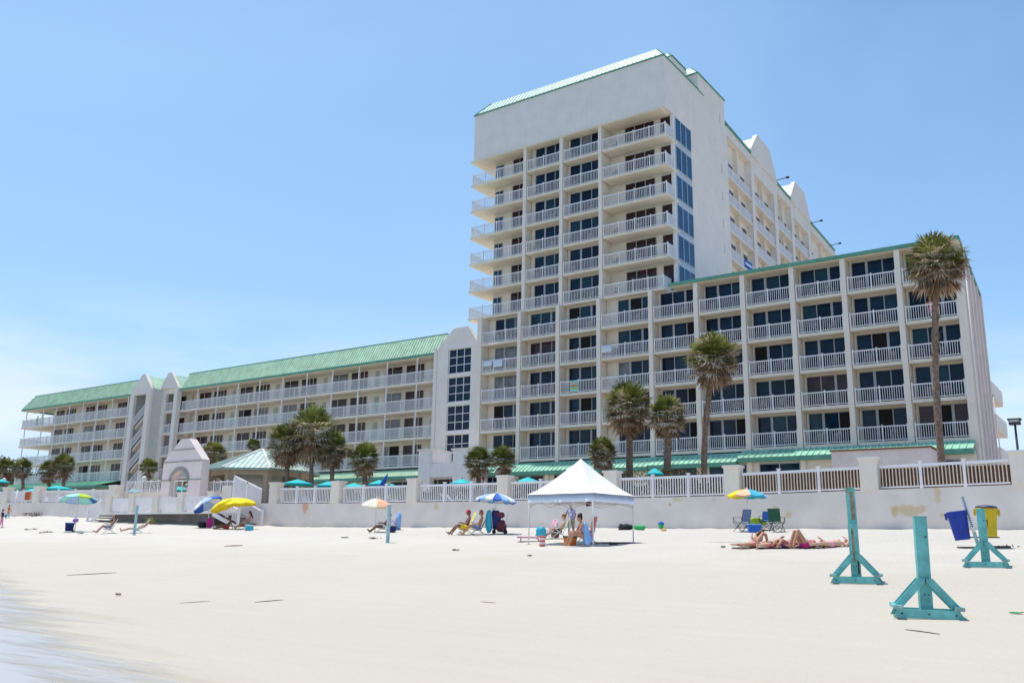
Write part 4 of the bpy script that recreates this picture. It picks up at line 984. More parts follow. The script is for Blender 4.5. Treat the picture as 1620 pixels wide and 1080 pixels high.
palm_px(398, 401, 706, 12, 60, 18, 'palm crown peeping over the pavilion roof', .2)
# clipped plants, flowers and shrubs
def shrub(loc, r, h, label, m1='frond_green', m2='leaf_dark', n=260, name='shrub', cat='shrub', group=None, seed=0, seg=.16):
    rr = random.Random(seed); t = thing(name, label, cat, loc, 0, group); mb = MB()
    for i in range(n):
        a = rr.uniform(0, 2 * PI); q = rr.random() ** .5; z = rr.uniform(.05, 1); rad = r * q * math.sqrt(max(.05, 1 - (z - .4) ** 2))
        c = Vector((math.cos(a) * rad, math.sin(a) * rad, h * z)); d = Vector((rr.uniform(-1, 1), rr.uniform(-1, 1), rr.uniform(0, 1))).normalized(); e = d.cross(Vector((rr.uniform(-1, 1), rr.uniform(-1, 1), .3))).normalized()
        mb.add([c - e * seg * .3, c + d * seg * .5 - e * .0 + e * seg * .1, c + d * seg, c + e * seg * .3], [(0, 1, 2, 3)], m1 if rr.random() < .6 else m2)
    mb.build('foliage', t, off=Vector((0, 0, 0)))
    mb = MB()
    for i in range(5): a = i * 1.3; mb.tube([(0, 0, -.1), (math.cos(a) * r * .5, math.sin(a) * r * .5, h * .7)], .02, 5, 'trunk')
    mb.build('stem', t, off=Vector((0, 0, 0))); return t
g = ground(640, 831); shrub((g.x, g.y, g.z), .55, .45, 'bright green beach shrub at the foot of the wall beside a folded chair', 'frond_light', 'frond_green', 300, seed=1)
g = ground(270, 826); shrub((-64.2, 41.7, gz(-64.2, 41.7)), .5, .45, 'pale green weed tuft under the boardwalk landing', 'frond_light', 'frond_green', 160, seed=2)
g = ground(60, 816); shrub((g.x, 44.1, g.z), 1.1, .3, 'dry brown weeds at the foot of the wall below the orange sign', 'weed', 'frond_dead', 200, seed=3)
for i, (x, y_, m1, lab) in enumerate(((1065, 50, 'leaf_red', 'reddish flowering shrub behind the fence, right of the stout palm'), (1088, 50, 'leaf_red', 'red leaved shrub behind the fence below the curved palm'), (1030, 50, 'frond_green', 'green shrub between two stout palm trunks'), (980, 49.5, 'leaf_red', 'reddish shrub right behind the white tent top'))):
    shrub((atx(x, y_, 3.5), y_, 2.6), 1.3, 2.0, lab, m1, 'frond_green', 420, seed=10 + i, seg=.22)
for i in range(24):  # hedge row extended and darkened to stand in for shade behind the fence
    x = -18.5 - i * 1.35
    shrub((x, 46.4 + (i % 3) * .2, 2.5), .95, .85 + .15 * (i % 4), 'dark low hedge plant behind the white fence, put in to darken its gaps', 'leaf_dark', 'leaf_dark', 480, seg=.24, name='hedge_plant', cat='hedge', group='hedge plants behind the fence', seed=30 + i)
shrub((atx(249, 50, 4), 50, 3.0), .7, 2.6, 'tall green shrub beside the small palm at the arch', 'frond_green', 'leaf_dark', 420, seed=50, seg=.25)
def tree(loc, h, r, label, seed):
    rr = random.Random(seed); t = thing('tree', label, 'tree', loc, 0, 'trees beyond the far left of the hotel'); mb = MB(); mb.tube([(0, 0, 0), (.1, 0, h * .5), (.3, 0, h * .8)], [.25, .18, .08], 8, 'trunk')
    for i in range(7): a = i * .9; mb.tube([(.1, 0, h * .45), (math.cos(a) * r * .7, math.sin(a) * r * .7, h * .8)], [.08, .03], 5, 'trunk')
    mb.build('trunk', t, off=Vector((0, 0, 0))); mb = MB()
    for k in range(60):
        cc = Vector((rr.gauss(0, r * .45), rr.gauss(0, r * .45), h * .66 + rr.gauss(0, h * .15)))
        for i in range(70):
            c = cc + Vector((rr.gauss(0, .5), rr.gauss(0, .5), rr.gauss(0, .4))); d = Vector((rr.uniform(-1, 1), rr.uniform(-1, 1), rr.uniform(-.4, 1))).normalized(); e = d.cross(Vector((.3, .2, 1))).normalized()
            mb.add([c, c + d * .3 + e * .12, c + d * .5, c + d * .3 - e * .12], [(0, 1, 2, 3)], 'weed' if rr.random() < .5 else 'leaf_dark')
    mb.build('crown', t, off=Vector((0, 0, 0)))
tree((-192, 90, 2.4), 14.5, 6, 'brownish tree at the left edge behind the palms', 1)
tree((-172, 84, 2.4), 10.5, 5, 'low brownish tree between the left edge and the hotel end', 2)
# ------------------------------------------------------------------ barrier posts, poles, bins
def post_stand(px_, py_, H_, rz, label, extra=False, lean=0.0):
    g = ground(px_, py_); t = thing('barrier_post', label, 'post', (g.x, g.y, g.z - .01), rz, 'turquoise timber barrier posts on the sand'); t.rotation_euler = (0, lean, rz); Z0 = Vector((0, 0, 0))
    w = .085
    for i, y in enumerate((-.062, .062)):
        h = H_ if not (extra and i == 0) else H_ * .62
        m_ = MB(); m_.box(-w, w, y - .058, y + .058, .02, h, 'teal_paint')
        if extra and i == 0: m_.box(-w * .3, w * .25, y - .0605, y - .0585, h * .35, h * .93, 'bare_wood'); m_.box(.05, w * .95, y - .0605, y - .0585, h * .15, h * .4, 'ink_black')
        if extra and i == 1: m_.box(-.01, .06, y - .0605, y - .0585, h * .66, h * .96, 'bare_wood'); m_.box(-w, -.03, y - .0603, y - .0586, h * .93, h * .995, 'teal_worn')
        m_.build('upright', t, off=Z0)
    m_ = MB(); m_.box(-w - .004, w + .004, -.124, .124, H_ + .001, H_ + .012, 'teal_worn' if extra else 'teal_paint'); m_.build('top_cap', t, off=Z0)
    for y in (-.26, .26):
        m_ = MB(); yy = y; m_.prism([(-.48, yy - .025, .0), (.48, yy - .025, .0), (.41, yy - .025, .12), (-.41, yy - .025, .12)], (0, .05, 0), 'teal_paint')
        m_.box(-.46, -.40, yy - .027, yy + .027, -.003, .03, 'teal_worn'); m_.build('base_board', t, off=Z0)
        for s in (-1, 1):
            m_ = MB(); m_.prism([(s * .35, yy * .56 - .02, .126), (s * .48, yy * .56 - .02, .126), (s * .10, yy * .56 - .02, .56), (s * .0 + s * .01, yy * .56 - .02, .56), (s * .01, yy * .56 - .02, .50)], (0, .04, 0), 'teal_paint'); m_.build('brace', t, off=Z0)
    for s in (-1, 1): m_ = MB(); m_.bar((s * .41, -.36, .15), (s * .41, .36, .16), .12, .045, 'teal_paint'); m_.box(s * .41 - .055, s * .41 + .055, -.368, -.358, .12, .175, 'teal_worn'); m_.build('cross_board', t, off=Z0)
    m_ = MB()
    for x in (-.36, 0, .36): m_.tube([(x, -.293, .06), (x, -.28, .06)], .014, 8, 'bolt')
    for x in (-.03, .03): m_.tube([(x, -.21, .33), (x, -.16, .33)], .012, 8, 'bolt')
    m_.tube([(.05, -.13, H_ * .8), (.05, -.11, H_ * .8)], .013, 8, 'bolt'); m_.build('bolt', t, off=Z0)
    return t
fc = lambda x, y: math.atan2(ground(x, y).x, -ground(x, y).y)   # heading that shows the front
def head(x, y, off=0):
    g = ground(x, y); return math.atan2(g.y, g.x) - PI / 2 + off
post_stand(1466, 975, 1.45, head(1466, 976, .12), 'nearest turquoise post, plain upright on a braced base, lowest in the picture', lean=.01)
post_stand(1356, 921, 1.88, head(1356, 921, -.1), 'tallest turquoise post, worn with bare wood streaks and a shorter timber bolted on', True, lean=-.012)
post_stand(1561, 896, 1.30, head(1561, 896, -.06), 'turquoise post standing in front of the yellow bin', lean=-.01)
# bins on the leaning pole
bp_ = ground(1550, 867); hd = head(1550, 867); cx_ = Vector((math.cos(hd), math.sin(hd), 0)); cy_ = Vector((-math.sin(hd), math.cos(hd), 0))
t = thing('marker_pole', 'pale leaning pole with a column of small blue marks between the blue and yellow bins', 'pole', bp_, hd)
s_ = FPX / bp_.dot(FW); k = 1 / s_; Z0 = Vector((0, 0, 0))
top = Vector((-.33, .0, 1.50)); m_ = MB(); m_.bar((0, 0, -.05), top, .10, .05, 'pole_blue', up=(0, 1, 0)); m_.bar(Vector((0, -.03, 0)) + top * .3, Vector((0, -.03, 0)) + top * .999, .09, .01, 'plastic_white', up=(0, 1, 0)); m_.build('pole', t, off=Z0)
m_ = MB(); rr = random.Random(4)
for i in range(15):
    p = top * (.42 + .56 * i / 14) + Vector((0, -.04, 0))
    m_.box(p.x - .022, p.x + .022, p.y - .004, p.y, p.z - .016, p.z + .016, 'ink_blue')
m_.build('marks', t, off=Z0)
m_ = MB(); m_.box(-.55, .55, .03, .07, .30, .335, 'metal_dark'); m_.build('bracket', t, off=Z0)
def bin_(cx, cy, wt, wb, h, tilt, mt, label, lid=False, mark=False):
    p = ground(1550, 867); d = ray(cx, cy); P = d * (p.y / d.y) ; t = thing('trash_bin', label, 'bin', (P.x, P.y, P.z), hd); t.rotation_euler = (0, tilt, hd)
    n = 20; m_ = MB(); sq = []
    def ring(r, z):
        return [Vector((math.copysign(abs(math.cos(a)) ** .6, math.cos(a)) * r, math.copysign(abs(math.sin(a)) ** .6, math.sin(a)) * r * .9, z)) for a in [2 * PI * i / n for i in range(n)]]
    lv = [(wb * .96, -h / 2), (wb, -h / 2 + .03), (wt * .93, h / 2 - .16), (wt * 1.0, h / 2 - .155), (wt * 1.02, h / 2 - .02), (wt * .99, h / 2), (wt * .9, h / 2 - .01)]
    vs = []; fs = []
    for r, z in lv: vs += ring(r, z)
    for i in range(len(lv) - 1):
        for j in range(n): fs.append((i * n + j, i * n + (j + 1) % n, (i + 1) * n + (j + 1) % n, (i + 1) * n + j))
    fs.append(tuple(reversed(range(n)))); fs.append(tuple(range((len(lv) - 1) * n, len(lv) * n))); m_.add(vs, fs, mt, False); m_.build('body', t, off=Z0)
    for s in (-1, 1): m_ = MB(); m_.box(s * wt * .98, s * (wt + .055), -.09, .09, h / 2 - .22, h / 2 - .03, mt); m_.build('handle', t, off=Z0)
    if lid: m_ = MB(); m_.lathe((0, 0, h / 2 + .002), [(wt * 1.03, 0), (wt * 1.03, .03), (wt * .8, .07), (wt * .2, .09)], 18, 'lid_dark'); m_.build('lid', t, off=Z0)
    if mark:
        m_ = MB(); c = Vector((-.06, -wt * .815, -.02))
        for i in range(3):
            a = PI / 2 + i * 2 * PI / 3; a2 = a + 1.35; p = c + Vector((math.cos(a) * .075, 0, math.sin(a) * .075)); q = c + Vector((math.cos(a2) * .075, 0, math.sin(a2) * .075)); m_.bar(p, q, .02, .014, 'ink_black', up=(0, 1, 0))
            e = (q - p).normalized(); nn_ = Vector((-e.z, 0, e.x)); m_.prism([q + nn_ * .03, q - nn_ * .03, q + e * .045], (0, .012, 0), 'ink_black')
        m_.box(c.x - .06, c.x + .06, c.y - .004, c.y + .003, c.z - .15, c.z - .125, 'ink_black')
        m_.build('recycling_mark', t, off=Z0)
    return t
bin_(1518, 831, .285, .215, .84, -.13, 'bin_blue', 'open blue plastic bin hung tilted on the left of the leaning pole')
bin_(1562, 826, .29, .235, .82, .03, 'bin_yellow', 'yellow bin with dark lid and recycling mark behind a turquoise post', True, True)
for (x, y0, y1, lab) in ((212, 800, 846, 'turquoise marker pole in front of the couple of left loungers'), (613, 800, 858, 'turquoise marker pole near the orange umbrella')):
    g = ground(x, y1); s_ = FPX / g.dot(FW); m_ = MB(); h = (y1 - y0) / s_; m_.box(-.062, .062, -.062, .062, -.1, h, 'pole_blue'); m_.box(-.066, .066, -.066, .066, h + .001, h + .02, 'teal_worn'); o = m_.build('marker_pole', None); o.location = g; o.rotation_euler = (0, .01, head(x, y1, .3)); tag(o, lab, 'pole')
g = ground(25, 815); m_ = MB(); m_.tube([(0, 0, -.1), (0, 0, 2.5)], .07, 8, 'white_rail'); m_.ball((0, 0, 2.5), .09, 'white_rail'); o = m_.build('white_pole', None); o.location = (atx(24, 44.2, 2), 44.1, 1.9); tag(o, 'white pole against the sea wall beside the orange sign', 'pole')
# orange notice on the fence
s0 = at(40.5, 778, 44.6); s1 = at(47.5, 790, 44.6); m_ = MB(); m_.box(s0.x, s1.x, 44.58, 44.62, s1.z, s0.z, 'fab_orange'); o = tag(m_.build('sign'), 'small orange notice with dark lines fixed on the far left fence', 'sign')
m_ = MB()
for i in range(5):
    z = s0.z - .12 - i * .15; m_.box(s0.x + .08, s1.x - .08 - (i % 2) * .08, 44.572, 44.579, z - .03, z + .03, 'ink_black')
m_.build('lettering', o, off=Z0)
# lamp posts
def lamp(loc, h, label, globe=True):
    t = thing('street_lamp', label, 'lamp', loc); m_ = MB(); m_.tube([(0, 0, 0), (0, 0, h)], [.09, .06], 8, 'metal_dark'); m_.box(-.14, .14, -.14, .14, 0, .06, 'metal_dark'); m_.build('pole', t, off=Z0)
    if globe: m_ = MB(); m_.ball((0, 0, h + .2), .24, 'plastic_white', 14, 10); m_.lathe((0, 0, h - .05), [(.1, 0), (.14, .06)], 10, 'metal_dark'); m_.build('globe', t, off=Z0)
    else:
        m_ = MB(); m_.box(-.30, .30, -.30, .30, h, h + .12, 'metal_dark'); m_.box(-.36, .36, -.36, .36, h + .28, h + .34, 'metal_dark')
        for sx in (-1, 1):
            for sy in (-1, 1): m_.box(sx * .27 - .02, sx * .27 + .02, sy * .27 - .02, sy * .27 + .02, h + .121, h + .279, 'metal_dark')
        m_.build('lamp_head', t, off=Z0); m_ = MB(); m_.box(-.24, .24, -.24, .24, h + .123, h + .277, 'plastic_white'); m_.build('lens', t, off=Z0)
p = at(1612, 662, 60); lamp((atx(1613, 60, 5), 60, 2.7), p.z - 2.7 - .34, 'dark square headed lamp post at the far right behind the parapet', False)
p = at(6.5, 760, 54); lamp((p.x, 54, 2.8), p.z - 2.9, 'globe lamp post at the far left between palms')
p = at(228, 757, 47.5); lamp((p.x, 47.5, 2.9), p.z - 3.1, 'globe lamp behind the low wall left of the arch')
# ------------------------------------------------------------------ umbrellas
def canopy(mb, r, rise, mats, n=8, scallop=.0, zc=0, flat=False):
    vs = []; K = 5
    for i in range(n):
        a0_, a1_ = 2 * PI * i / n, 2 * PI * (i + 1) / n; vs = []
        for j in range(K + 1):
            f = j / K; rr_ = r * (f * 1.12 - .12 * f * f if not flat else f); z = zc + rise * ((1 - f ** 1.6) if not flat else (1 - f))
            for q in range(4):
                u = q / 3; a = a0_ + (a1_ - a0_) * u; sag = 1 - .035 * math.sin(u * PI) * f
                vs.append((math.cos(a) * rr_ * sag, math.sin(a) * rr_ * sag, z - .05 * math.sin(u * PI) * f * (0 if flat else 1)))
        fs = [(j * 4 + q, (j + 1) * 4 + q, (j + 1) * 4 + q + 1, j * 4 + q + 1) for j in range(K) for q in range(3)]
        mb.add(vs, fs, mats[i % len(mats)], False)
        mb.add([(v[0], v[1], v[2] - .015) for v in vs], [tuple(reversed(f)) for f in fs], mats[i % len(mats)], False)
        e = [vs[K * 4 + q] for q in range(4)]
        for q in range(3):
            a, b = e[q], e[q + 1]; mb.add([a, b, (b[0], b[1], b[2] - .09), (a[0], a[1], a[2] - .09)], [(0, 1, 2, 3)], mats[i % len(mats)])
def umbrella(loc, r, h, rise, mats, label, tilt=(0, 0), rz=0, n=8, name='beach_umbrella', cat='umbrella', group='beach umbrellas', flat=False, pole_m='plastic_white', pr=.022, base=False):
    t = thing(name, label, cat, loc, rz, group)
    m_ = MB(); m_.tube([(0, 0, -.15), (tilt[0] * h * .5, tilt[1] * h * .5, h + rise)], pr, 8, pole_m); m_.build('pole', t, off=Z0)
    M = Matrix.Rotation(tilt[0] * 1.6, 3, 'Y') @ Matrix.Rotation(-tilt[1] * 1.6, 3, 'X'); off = Vector((tilt[0] * h * .5, tilt[1] * h * .5, h))
    m_ = MB(); canopy(m_, r, rise, mats, n, flat=flat); m_.v = [tuple(M @ Vector(v) + off) for v in m_.v]; o = m_.build('canopy', t, off=Z0)
    m_ = MB(); m_.lathe((0, 0, rise), [(.05, -.01), (.05, .03), (.015, .08)], 8, pole_m); m_.v = [tuple(M @ Vector(v) + off) for v in m_.v]; m_.build('tip', t, off=Z0)
    m_ = MB()
    for i in range(n):
        a = 2 * PI * i / n; m_.tube([(0, 0, rise * .9 - .03), (math.cos(a) * r * .5, math.sin(a) * r * .5, rise * (.86 if not flat else .5) - .05), (math.cos(a) * r * .98, math.sin(a) * r * .98, -.01)], .006, 4, 'metal_pale')
    m_.v = [tuple(M @ Vector(v) + off) for v in m_.v]; m_.build('rib', t, off=Z0)
    if base: m_ = MB(); m_.lathe((0, 0, 0), [(.35, 0), (.35, .08), (.06, .14)], 14, 'concrete'); m_.build('base', t, off=Z0)
    return t
def umb_px(px_, base_y, cy, half, rise_px, mats, label, tilt=(0, 0), rz=0, cxoff=0, **k):
    g = ground(px_, base_y); s_ = FPX / g.dot(FW); h = (base_y - cy) / s_
    return umbrella(g, half / s_, h, rise_px / s_, mats, label, tilt, rz, **k)
umb_px(118, 841, 790, 28, 9, ['fab_paleblue', 'fab_mint', 'fab_mint', 'fab_mint', 'fab_lime', 'fab_mint', 'fab_blue', 'fab_mint'], 'mint umbrella with blue and lime panels over the blue cooler', (.1, 0), rz=2.6)
umb_px(331, 834, 798, 24, 10, ['fab_blue', 'fab_white', 'fab_paleblue', 'fab_blue'], 'blue and white umbrella tilted left beside the boardwalk stairs', (-.35, 0), rz=.5)
umb_px(358, 836, 799, 24, 8, ['fab_gold', 'fab_yellow', 'fab_yellow', 'fab_yellow'], 'gold edged yellow umbrella overlapped by a brighter one', (-.3, 0), rz=.5)
umb_px(378, 837, 797, 26, 9, ['fab_yellow'], 'plain bright yellow umbrella above the seated couple', (-.05, 0), rz=.5)
umb_px(593, 842, 798, 23, 9, ['fab_peach', 'fab_cream', 'fab_cream', 'fab_cream', 'fab_peach', 'fab_peach'], 'peach and cream umbrella tilted over a reclining sunbather', (-.12, 0), rz=2.4)
umb_px(783, 844, 791, 33, 10, ['fab_blue', 'fab_sky', 'fab_white', 'fab_sky', 'fab_white'], 'blue and white checked umbrella beside the loaded cart', (.04, 0), rz=1, n=15)
umb_px(1184, 839, 784, 31, 10, ['fab_yellow', 'fab_yellow', 'fab_peach', 'fab_aqua', 'fab_sky', 'fab_aqua', 'fab_aqua', 'fab_yellow'], 'yellow and turquoise umbrella above the folding chairs', (.0, 0), rz=2.9)
# teal patio umbrellas on the terrace
for i, (x, y, half, Y) in enumerate(((471, 765, 25, 47), (520, 768, 20, 49), (560, 771, 24, 48), (600, 766, 18, 49), (440, 775, 16, 49), (731, 765, 21, 48), (835, 763, 24, 47.6), (620, 772, 14, 52), (55, 777, 18, 50), (92, 773, 24, 50), (20, 780, 14, 50), (3, 762, 12, 52), (345, 771, 22, 50), (1036, 749, 14, 48.5), (283, 775, 12, 49), (212, 778, 12, 49))):
    p = at(x, y, Y); s_ = FPX / p.dot(FW); lab = ['second', 'third']
    umbrella((p.x, Y, wtop(p.x) - .12), half / s_, p.z - wtop(p.x) + .12, .36, ['teal_canvas'], 'teal patio umbrella standing on the hotel terrace behind the fence', group='teal patio umbrellas on the terrace', name='patio_umbrella', flat=True, rz=i * .37, pole_m='metal_dark', base=True)
g = at(592, 762, 48.2); m_ = MB(); m_.lathe((0, 0, 0), [(.1, 0), (.34, .5), (.12, 1.5), (.02, 1.9)], 7, 'fab_blue'); o = m_.build('folded_umbrella', None); o.location = (g.x + .4, 48.2, g.z - 1.1); o.rotation_euler = (0, .5, 0); tag(o, 'folded dark blue umbrella among the teal ones', 'umbrella')
# ------------------------------------------------------------------ seats
def lounge_chair(loc, rz, label, fabric='fab_white', frame='plastic_white', group=None, back=.95, w=.56, seat_z=.24, backang=.42, tall=False, scale=1, arms=True, name='beach_chair'):
    """low folding beach chair that faces local +X"""
    t = thing(name, label, 'chair', loc, rz, group); r_ = .014
    bx, bz = -.22 - math.sin(backang) * back, seat_z + math.cos(backang) * back
    for s in (-1, 1):
        y = s * w / 2; m_ = MB(); m_.tube([(.30, y, seat_z + .05), (-.22, y, seat_z - .03), (bx, y, bz)], r_, 6, frame); m_.build('side_rail', t, off=Z0)
        m_ = MB(); m_.tube([(.28, y * 1.04, 0), (-.30, y * 1.04, seat_z + .22)], r_, 6, frame); m_.tube([(-.42, y * 1.08, 0), (.18, y * 1.08, seat_z + .23)], r_, 6, frame); m_.build('leg', t, off=Z0)
        if arms: m_ = MB(); m_.box(-.34, .22, y * 1.08 - .03, y * 1.08 + .03, seat_z + .23, seat_z + .255, frame); m_.build('armrest', t, off=Z0)
    m_ = MB(); m_.tube([(-.42, -w * .54, .01), (-.42, w * .54, .01)], r_, 6, frame); m_.tube([(.28, -w * .52, .01), (.28, w * .52, .01)], r_, 6, frame); m_.tube([(bx, -w / 2, bz), (bx, w / 2, bz)], r_, 6, frame); m_.build('cross_bar', t, off=Z0)
    m_ = MB(); y = w / 2 - .012; pts = [(.30, seat_z + .05), (.05, seat_z - .02), (-.20, seat_z - .03)]
    def sling(pts, nm):
        m_ = MB(); vs = []; n = len(pts)
        for (x, z) in pts: vs += [(x, -y, z), (x, 0, z - .02), (x, y, z)]
        for (x, z) in pts: vs += [(x, -y, z - .01), (x, 0, z - .03), (x, y, z - .01)]
        fs = []
        for i in range(n - 1):
            for q in range(2): a = i * 3 + q; fs += [(a, a + 3, a + 4, a + 1), (a + 3 * n, a + 3 * n + 1, a + 3 * n + 4, a + 3 * n + 3)]
        m_.add(vs, fs, fabric, True); m_.build(nm, t, off=Z0)
    sling(pts, 'seat'); sling([(-.225, seat_z - .02), (-.25 - math.sin(backang) * back * .5, seat_z + math.cos(backang) * back * .5), (bx, bz - .01)], 'backrest')
    return t
def canvas_chair(loc, rz, label, fabric, h=.95, fold=False):
    """folding quad chair, faces local +X"""
    t = thing('folding_chair', label, 'chair', loc, rz); z = .42
    for s in (-1, 1):
        m_ = MB(); y = s * .27; m_.tube([(.27, y, 0), (-.22, y, z + .02)], .012, 6, 'metal_dark'); m_.tube([(-.27, y, 0), (.25, y, z + .2)], .012, 6, 'metal_dark'); m_.tube([(-.24, y, z - .02), (-.36, y, h)], .012, 6, 'metal_dark'); m_.tube([(.25, y, z), (.25, y, z + .22)], .012, 6, 'metal_dark'); m_.build('leg', t, off=Z0)
        m_ = MB(); m_.box(-.33, .27, y - .035, y + .035, z + .21, z + .225, fabric); m_.build('armrest', t, off=Z0)
    m_ = MB(); m_.tube([(.27, -.27, .01), (.25, .27, z)], .012, 6, 'metal_dark'); m_.tube([(.27, .27, .01), (.25, -.27, z)], .012, 6, 'metal_dark'); m_.tube([(-.27, -.27, .01), (-.24, .27, z)], .012, 6, 'metal_dark'); m_.tube([(-.27, .27, .01), (-.24, -.27, z)], .012, 6, 'metal_dark'); m_.build('cross_bar', t, off=Z0)
    m_ = MB(); m_.prism([(-.24, -.25, z - .02), (.26, -.25, z + .02), (.26, .25, z + .02), (-.24, .25, z - .02)], (0, 0, -.025), fabric); m_.build('seat', t, off=Z0)
    m_ = MB(); m_.prism([(-.25, -.26, z + .02), (-.37, -.26, h), (-.37, .26, h), (-.25, .26, z + .02)], (-.02, 0, 0), fabric); m_.build('backrest', t, off=Z0)
    return t
def GP(x, y): g = ground(x, y); return (g.x, g.y, g.z)
hR = lambda x, y, o=0: head(x, y) + o            # heading 0 = local +X points to the right of the picture
def blob(name, loc, dims, m, label, cat, rz=0, seed=0, parts=None, rough=.2):
    """soft bag or heap of cloth: a rounded box with its own uneven outline"""
    t = thing(name, label, cat, loc, rz); mb = MB(); rr = Vector((seed * 3.1, seed * 1.7, 0)); n, k = 16, 10; vs = []; fs = []
    for i in range(k + 1):
        th = PI * i / k
        for j in range(n):
            ph = 2 * PI * j / n; v = Vector((math.sin(th) * math.cos(ph), math.sin(th) * math.sin(ph), math.cos(th))); v = Vector([math.copysign(abs(c) ** .7, c) for c in v])
            q = 1 + rough * mnoise.noise(v * 1.8 + rr); vs.append((v.x * q * dims[0] / 2, v.y * q * dims[1] / 2, (v.z * q + .92) * dims[2] / 2))
    for i in range(k):
        for j in range(n): fs.append((i * n + j, (i + 1) * n + j, (i + 1) * n + (j + 1) % n, i * n + (j + 1) % n))
    mb.add(vs, fs, m, True); mb.build('body', t, off=Z0)
    for nm, f in (parts or []): m_ = MB(); f(m_); m_.build(nm, t, off=Z0)
    return t
# cooler with its bag, far left
def strap(m_): m_.tube([(-.2, 0, .3), (-.12, -.05, .62), (.12, -.05, .62), (.2, 0, .3)], .018, 6, 'fab_violet')
t = thing('cooler', 'dark blue wheeled cooler standing on the sand at the far left', 'cooler', GP(109, 841), hR(109, 841)); m_ = MB(); m_.prism([(-.25, -.2, .05), (.25, -.2, .05), (.28, -.2, .55), (-.28, -.2, .55)], (0, .4, 0), 'fab_navy'); m_.build('body', t, off=Z0)
m_ = MB(); m_.box(-.3, .3, -.23, .23, .552, .62, 'fab_blue'); m_.build('lid', t, off=Z0); m_ = MB(); m_.tube([(.28, -.12, .5), (.34, -.12, .85), (.34, .12, .85), (.28, .12, .5)], .012, 6, 'metal_dark'); m_.build('handle', t, off=Z0)
for s in (-1, 1): m_ = MB(); m_.tube([(.25, s * .22, .07), (.25, s * .26, .07)], .07, 10, 'fab_black'); m_.build('wheel', t, off=Z0)
g = GP(113, 840); blob('beach_bag', (g[0] + .2, g[1] + .1, g[2] + .62), (.42, .3, .3), 'fab_violet', 'violet patterned bag on top of the dark blue cooler', 'bag', seed=2, parts=[('handle', lambda m_: m_.tube([(-.12, 0, .25), (0, 0, .42), (.12, 0, .25)], .012, 6, 'fab_navy'))])
blob('beach_bag', GP(320, 834), (.7, .5, .4), 'fab_black', 'black bag on the sand in front of the boardwalk stairs', 'bag', seed=3, parts=[('handle', strap)])
blob('towel', (GP(331, 834)[0], GP(331, 834)[1], GP(331, 834)[2]), (.45, .4, .68), 'fab_magenta', 'magenta towel heaped beside the black bag', 'towel', seed=4)
t = thing('cooler', 'turquoise cooler beside the woman under the yellow umbrella', 'cooler', GP(394, 839), hR(394, 839)); m_ = MB(); m_.box(-.26, .26, -.17, .17, 0, .3, 'fab_aqua'); m_.build('body', t, off=Z0); m_ = MB(); m_.box(-.28, .28, -.19, .19, .302, .37, 'fab_white'); m_.build('lid', t, off=Z0)
lounge_chair(GP(390, 836), hR(390, 836, PI), 'blue patterned beach chair behind the woman under the yellow umbrella', 'fab_blue')
lounge_chair(GP(170, 843), hR(170, 843, PI), 'blue beach chair of the reader at the far left', 'fab_blue', back=.7)
lounge_chair(GP(214, 843), hR(214, 843, PI), 'pale green lounge chair with a sunbather lying back in it', 'fab_mint', seat_z=.2, backang=.7, back=.85)
lounge_chair(GP(604, 841), hR(604, 841, PI), 'low chair of the sunbather under the peach umbrella', 'fab_white', seat_z=.2, backang=.6)
g = GP(621, 838); lounge_chair(g, hR(621, 838, 0), 'empty tan chair behind the turquoise marker pole', 'fab_khaki', back=.85)
blob('towel', GP(629, 838), (.35, .3, 1.0), 'fab_sky', 'light blue towel hung beside the empty tan chair', 'towel', seed=5, rough=.5)
blob('beach_bag', GP(621, 842), (.35, .3, .38), 'fab_navy', 'navy bag at the foot of the empty tan chair', 'bag', seed=6, parts=[('handle', strap)])
lounge_chair(GP(733, 845), hR(733, 845, PI + .2), 'white beach chair of the person in the red cap', 'fab_yellow')
lounge_chair(GP(753, 845), hR(753, 845, PI - .1), 'white beach chair of the person beside the cart', 'fab_denim')
# loaded beach cart
t = thing('beach_cart', 'upright folding beach cart piled with dark blue and maroon gear', 'cart', GP(783, 844), hR(783, 844)); m_ = MB()
for y in (-.22, .22): m_.tube([(.42, y, .08), (-.1, y, .12), (-.22, y, 1.15), (-.02, y, 1.22)], .014, 6, 'metal_pale')
m_.tube([(-.22, -.22, 1.15), (-.22, .22, 1.15)], .014, 6, 'metal_pale'); m_.tube([(.38, -.22, .1), (.62, -.1, .95)], .012, 6, 'metal_pale'); m_.build('frame', t, off=Z0)
for y in (-.24, .24):
    for x in (-.05, .5): m_ = MB(); m_.tube([(x, y - .02, .1), (x, y + .02, .1)], .1, 12, 'fab_black'); m_.build('wheel', t, off=Z0)
for nm, loc, dm, m, lab, sd in (('towel', (-.3, 0, .1), (.34, .4, 1.05), 'fab_aqua', 'turquoise and navy towel hanging from the beach cart', 7), ('beach_bag', (.0, 0, .25), (.5, .45, .9), 'fab_navy', 'tall navy bag standing in the beach cart', 8), ('beach_bag', (.3, 0, .12), (.5, .45, .55), 'fab_maroon', 'maroon bag at the low end of the beach cart', 9), ('blanket', (.1, 0, .75), (.7, .4, .3), 'fab_maroon', 'rolled dark red blanket on top of the beach cart', 10)):
    g = GP(783, 844); a = hR(783, 844); blob(nm, (g[0] + loc[0] * math.cos(a), g[1] + loc[0] * math.sin(a), g[2] + loc[2]), dm, m, lab, 'towel' if nm == 'towel' else nm.split('_')[-1], a, sd)
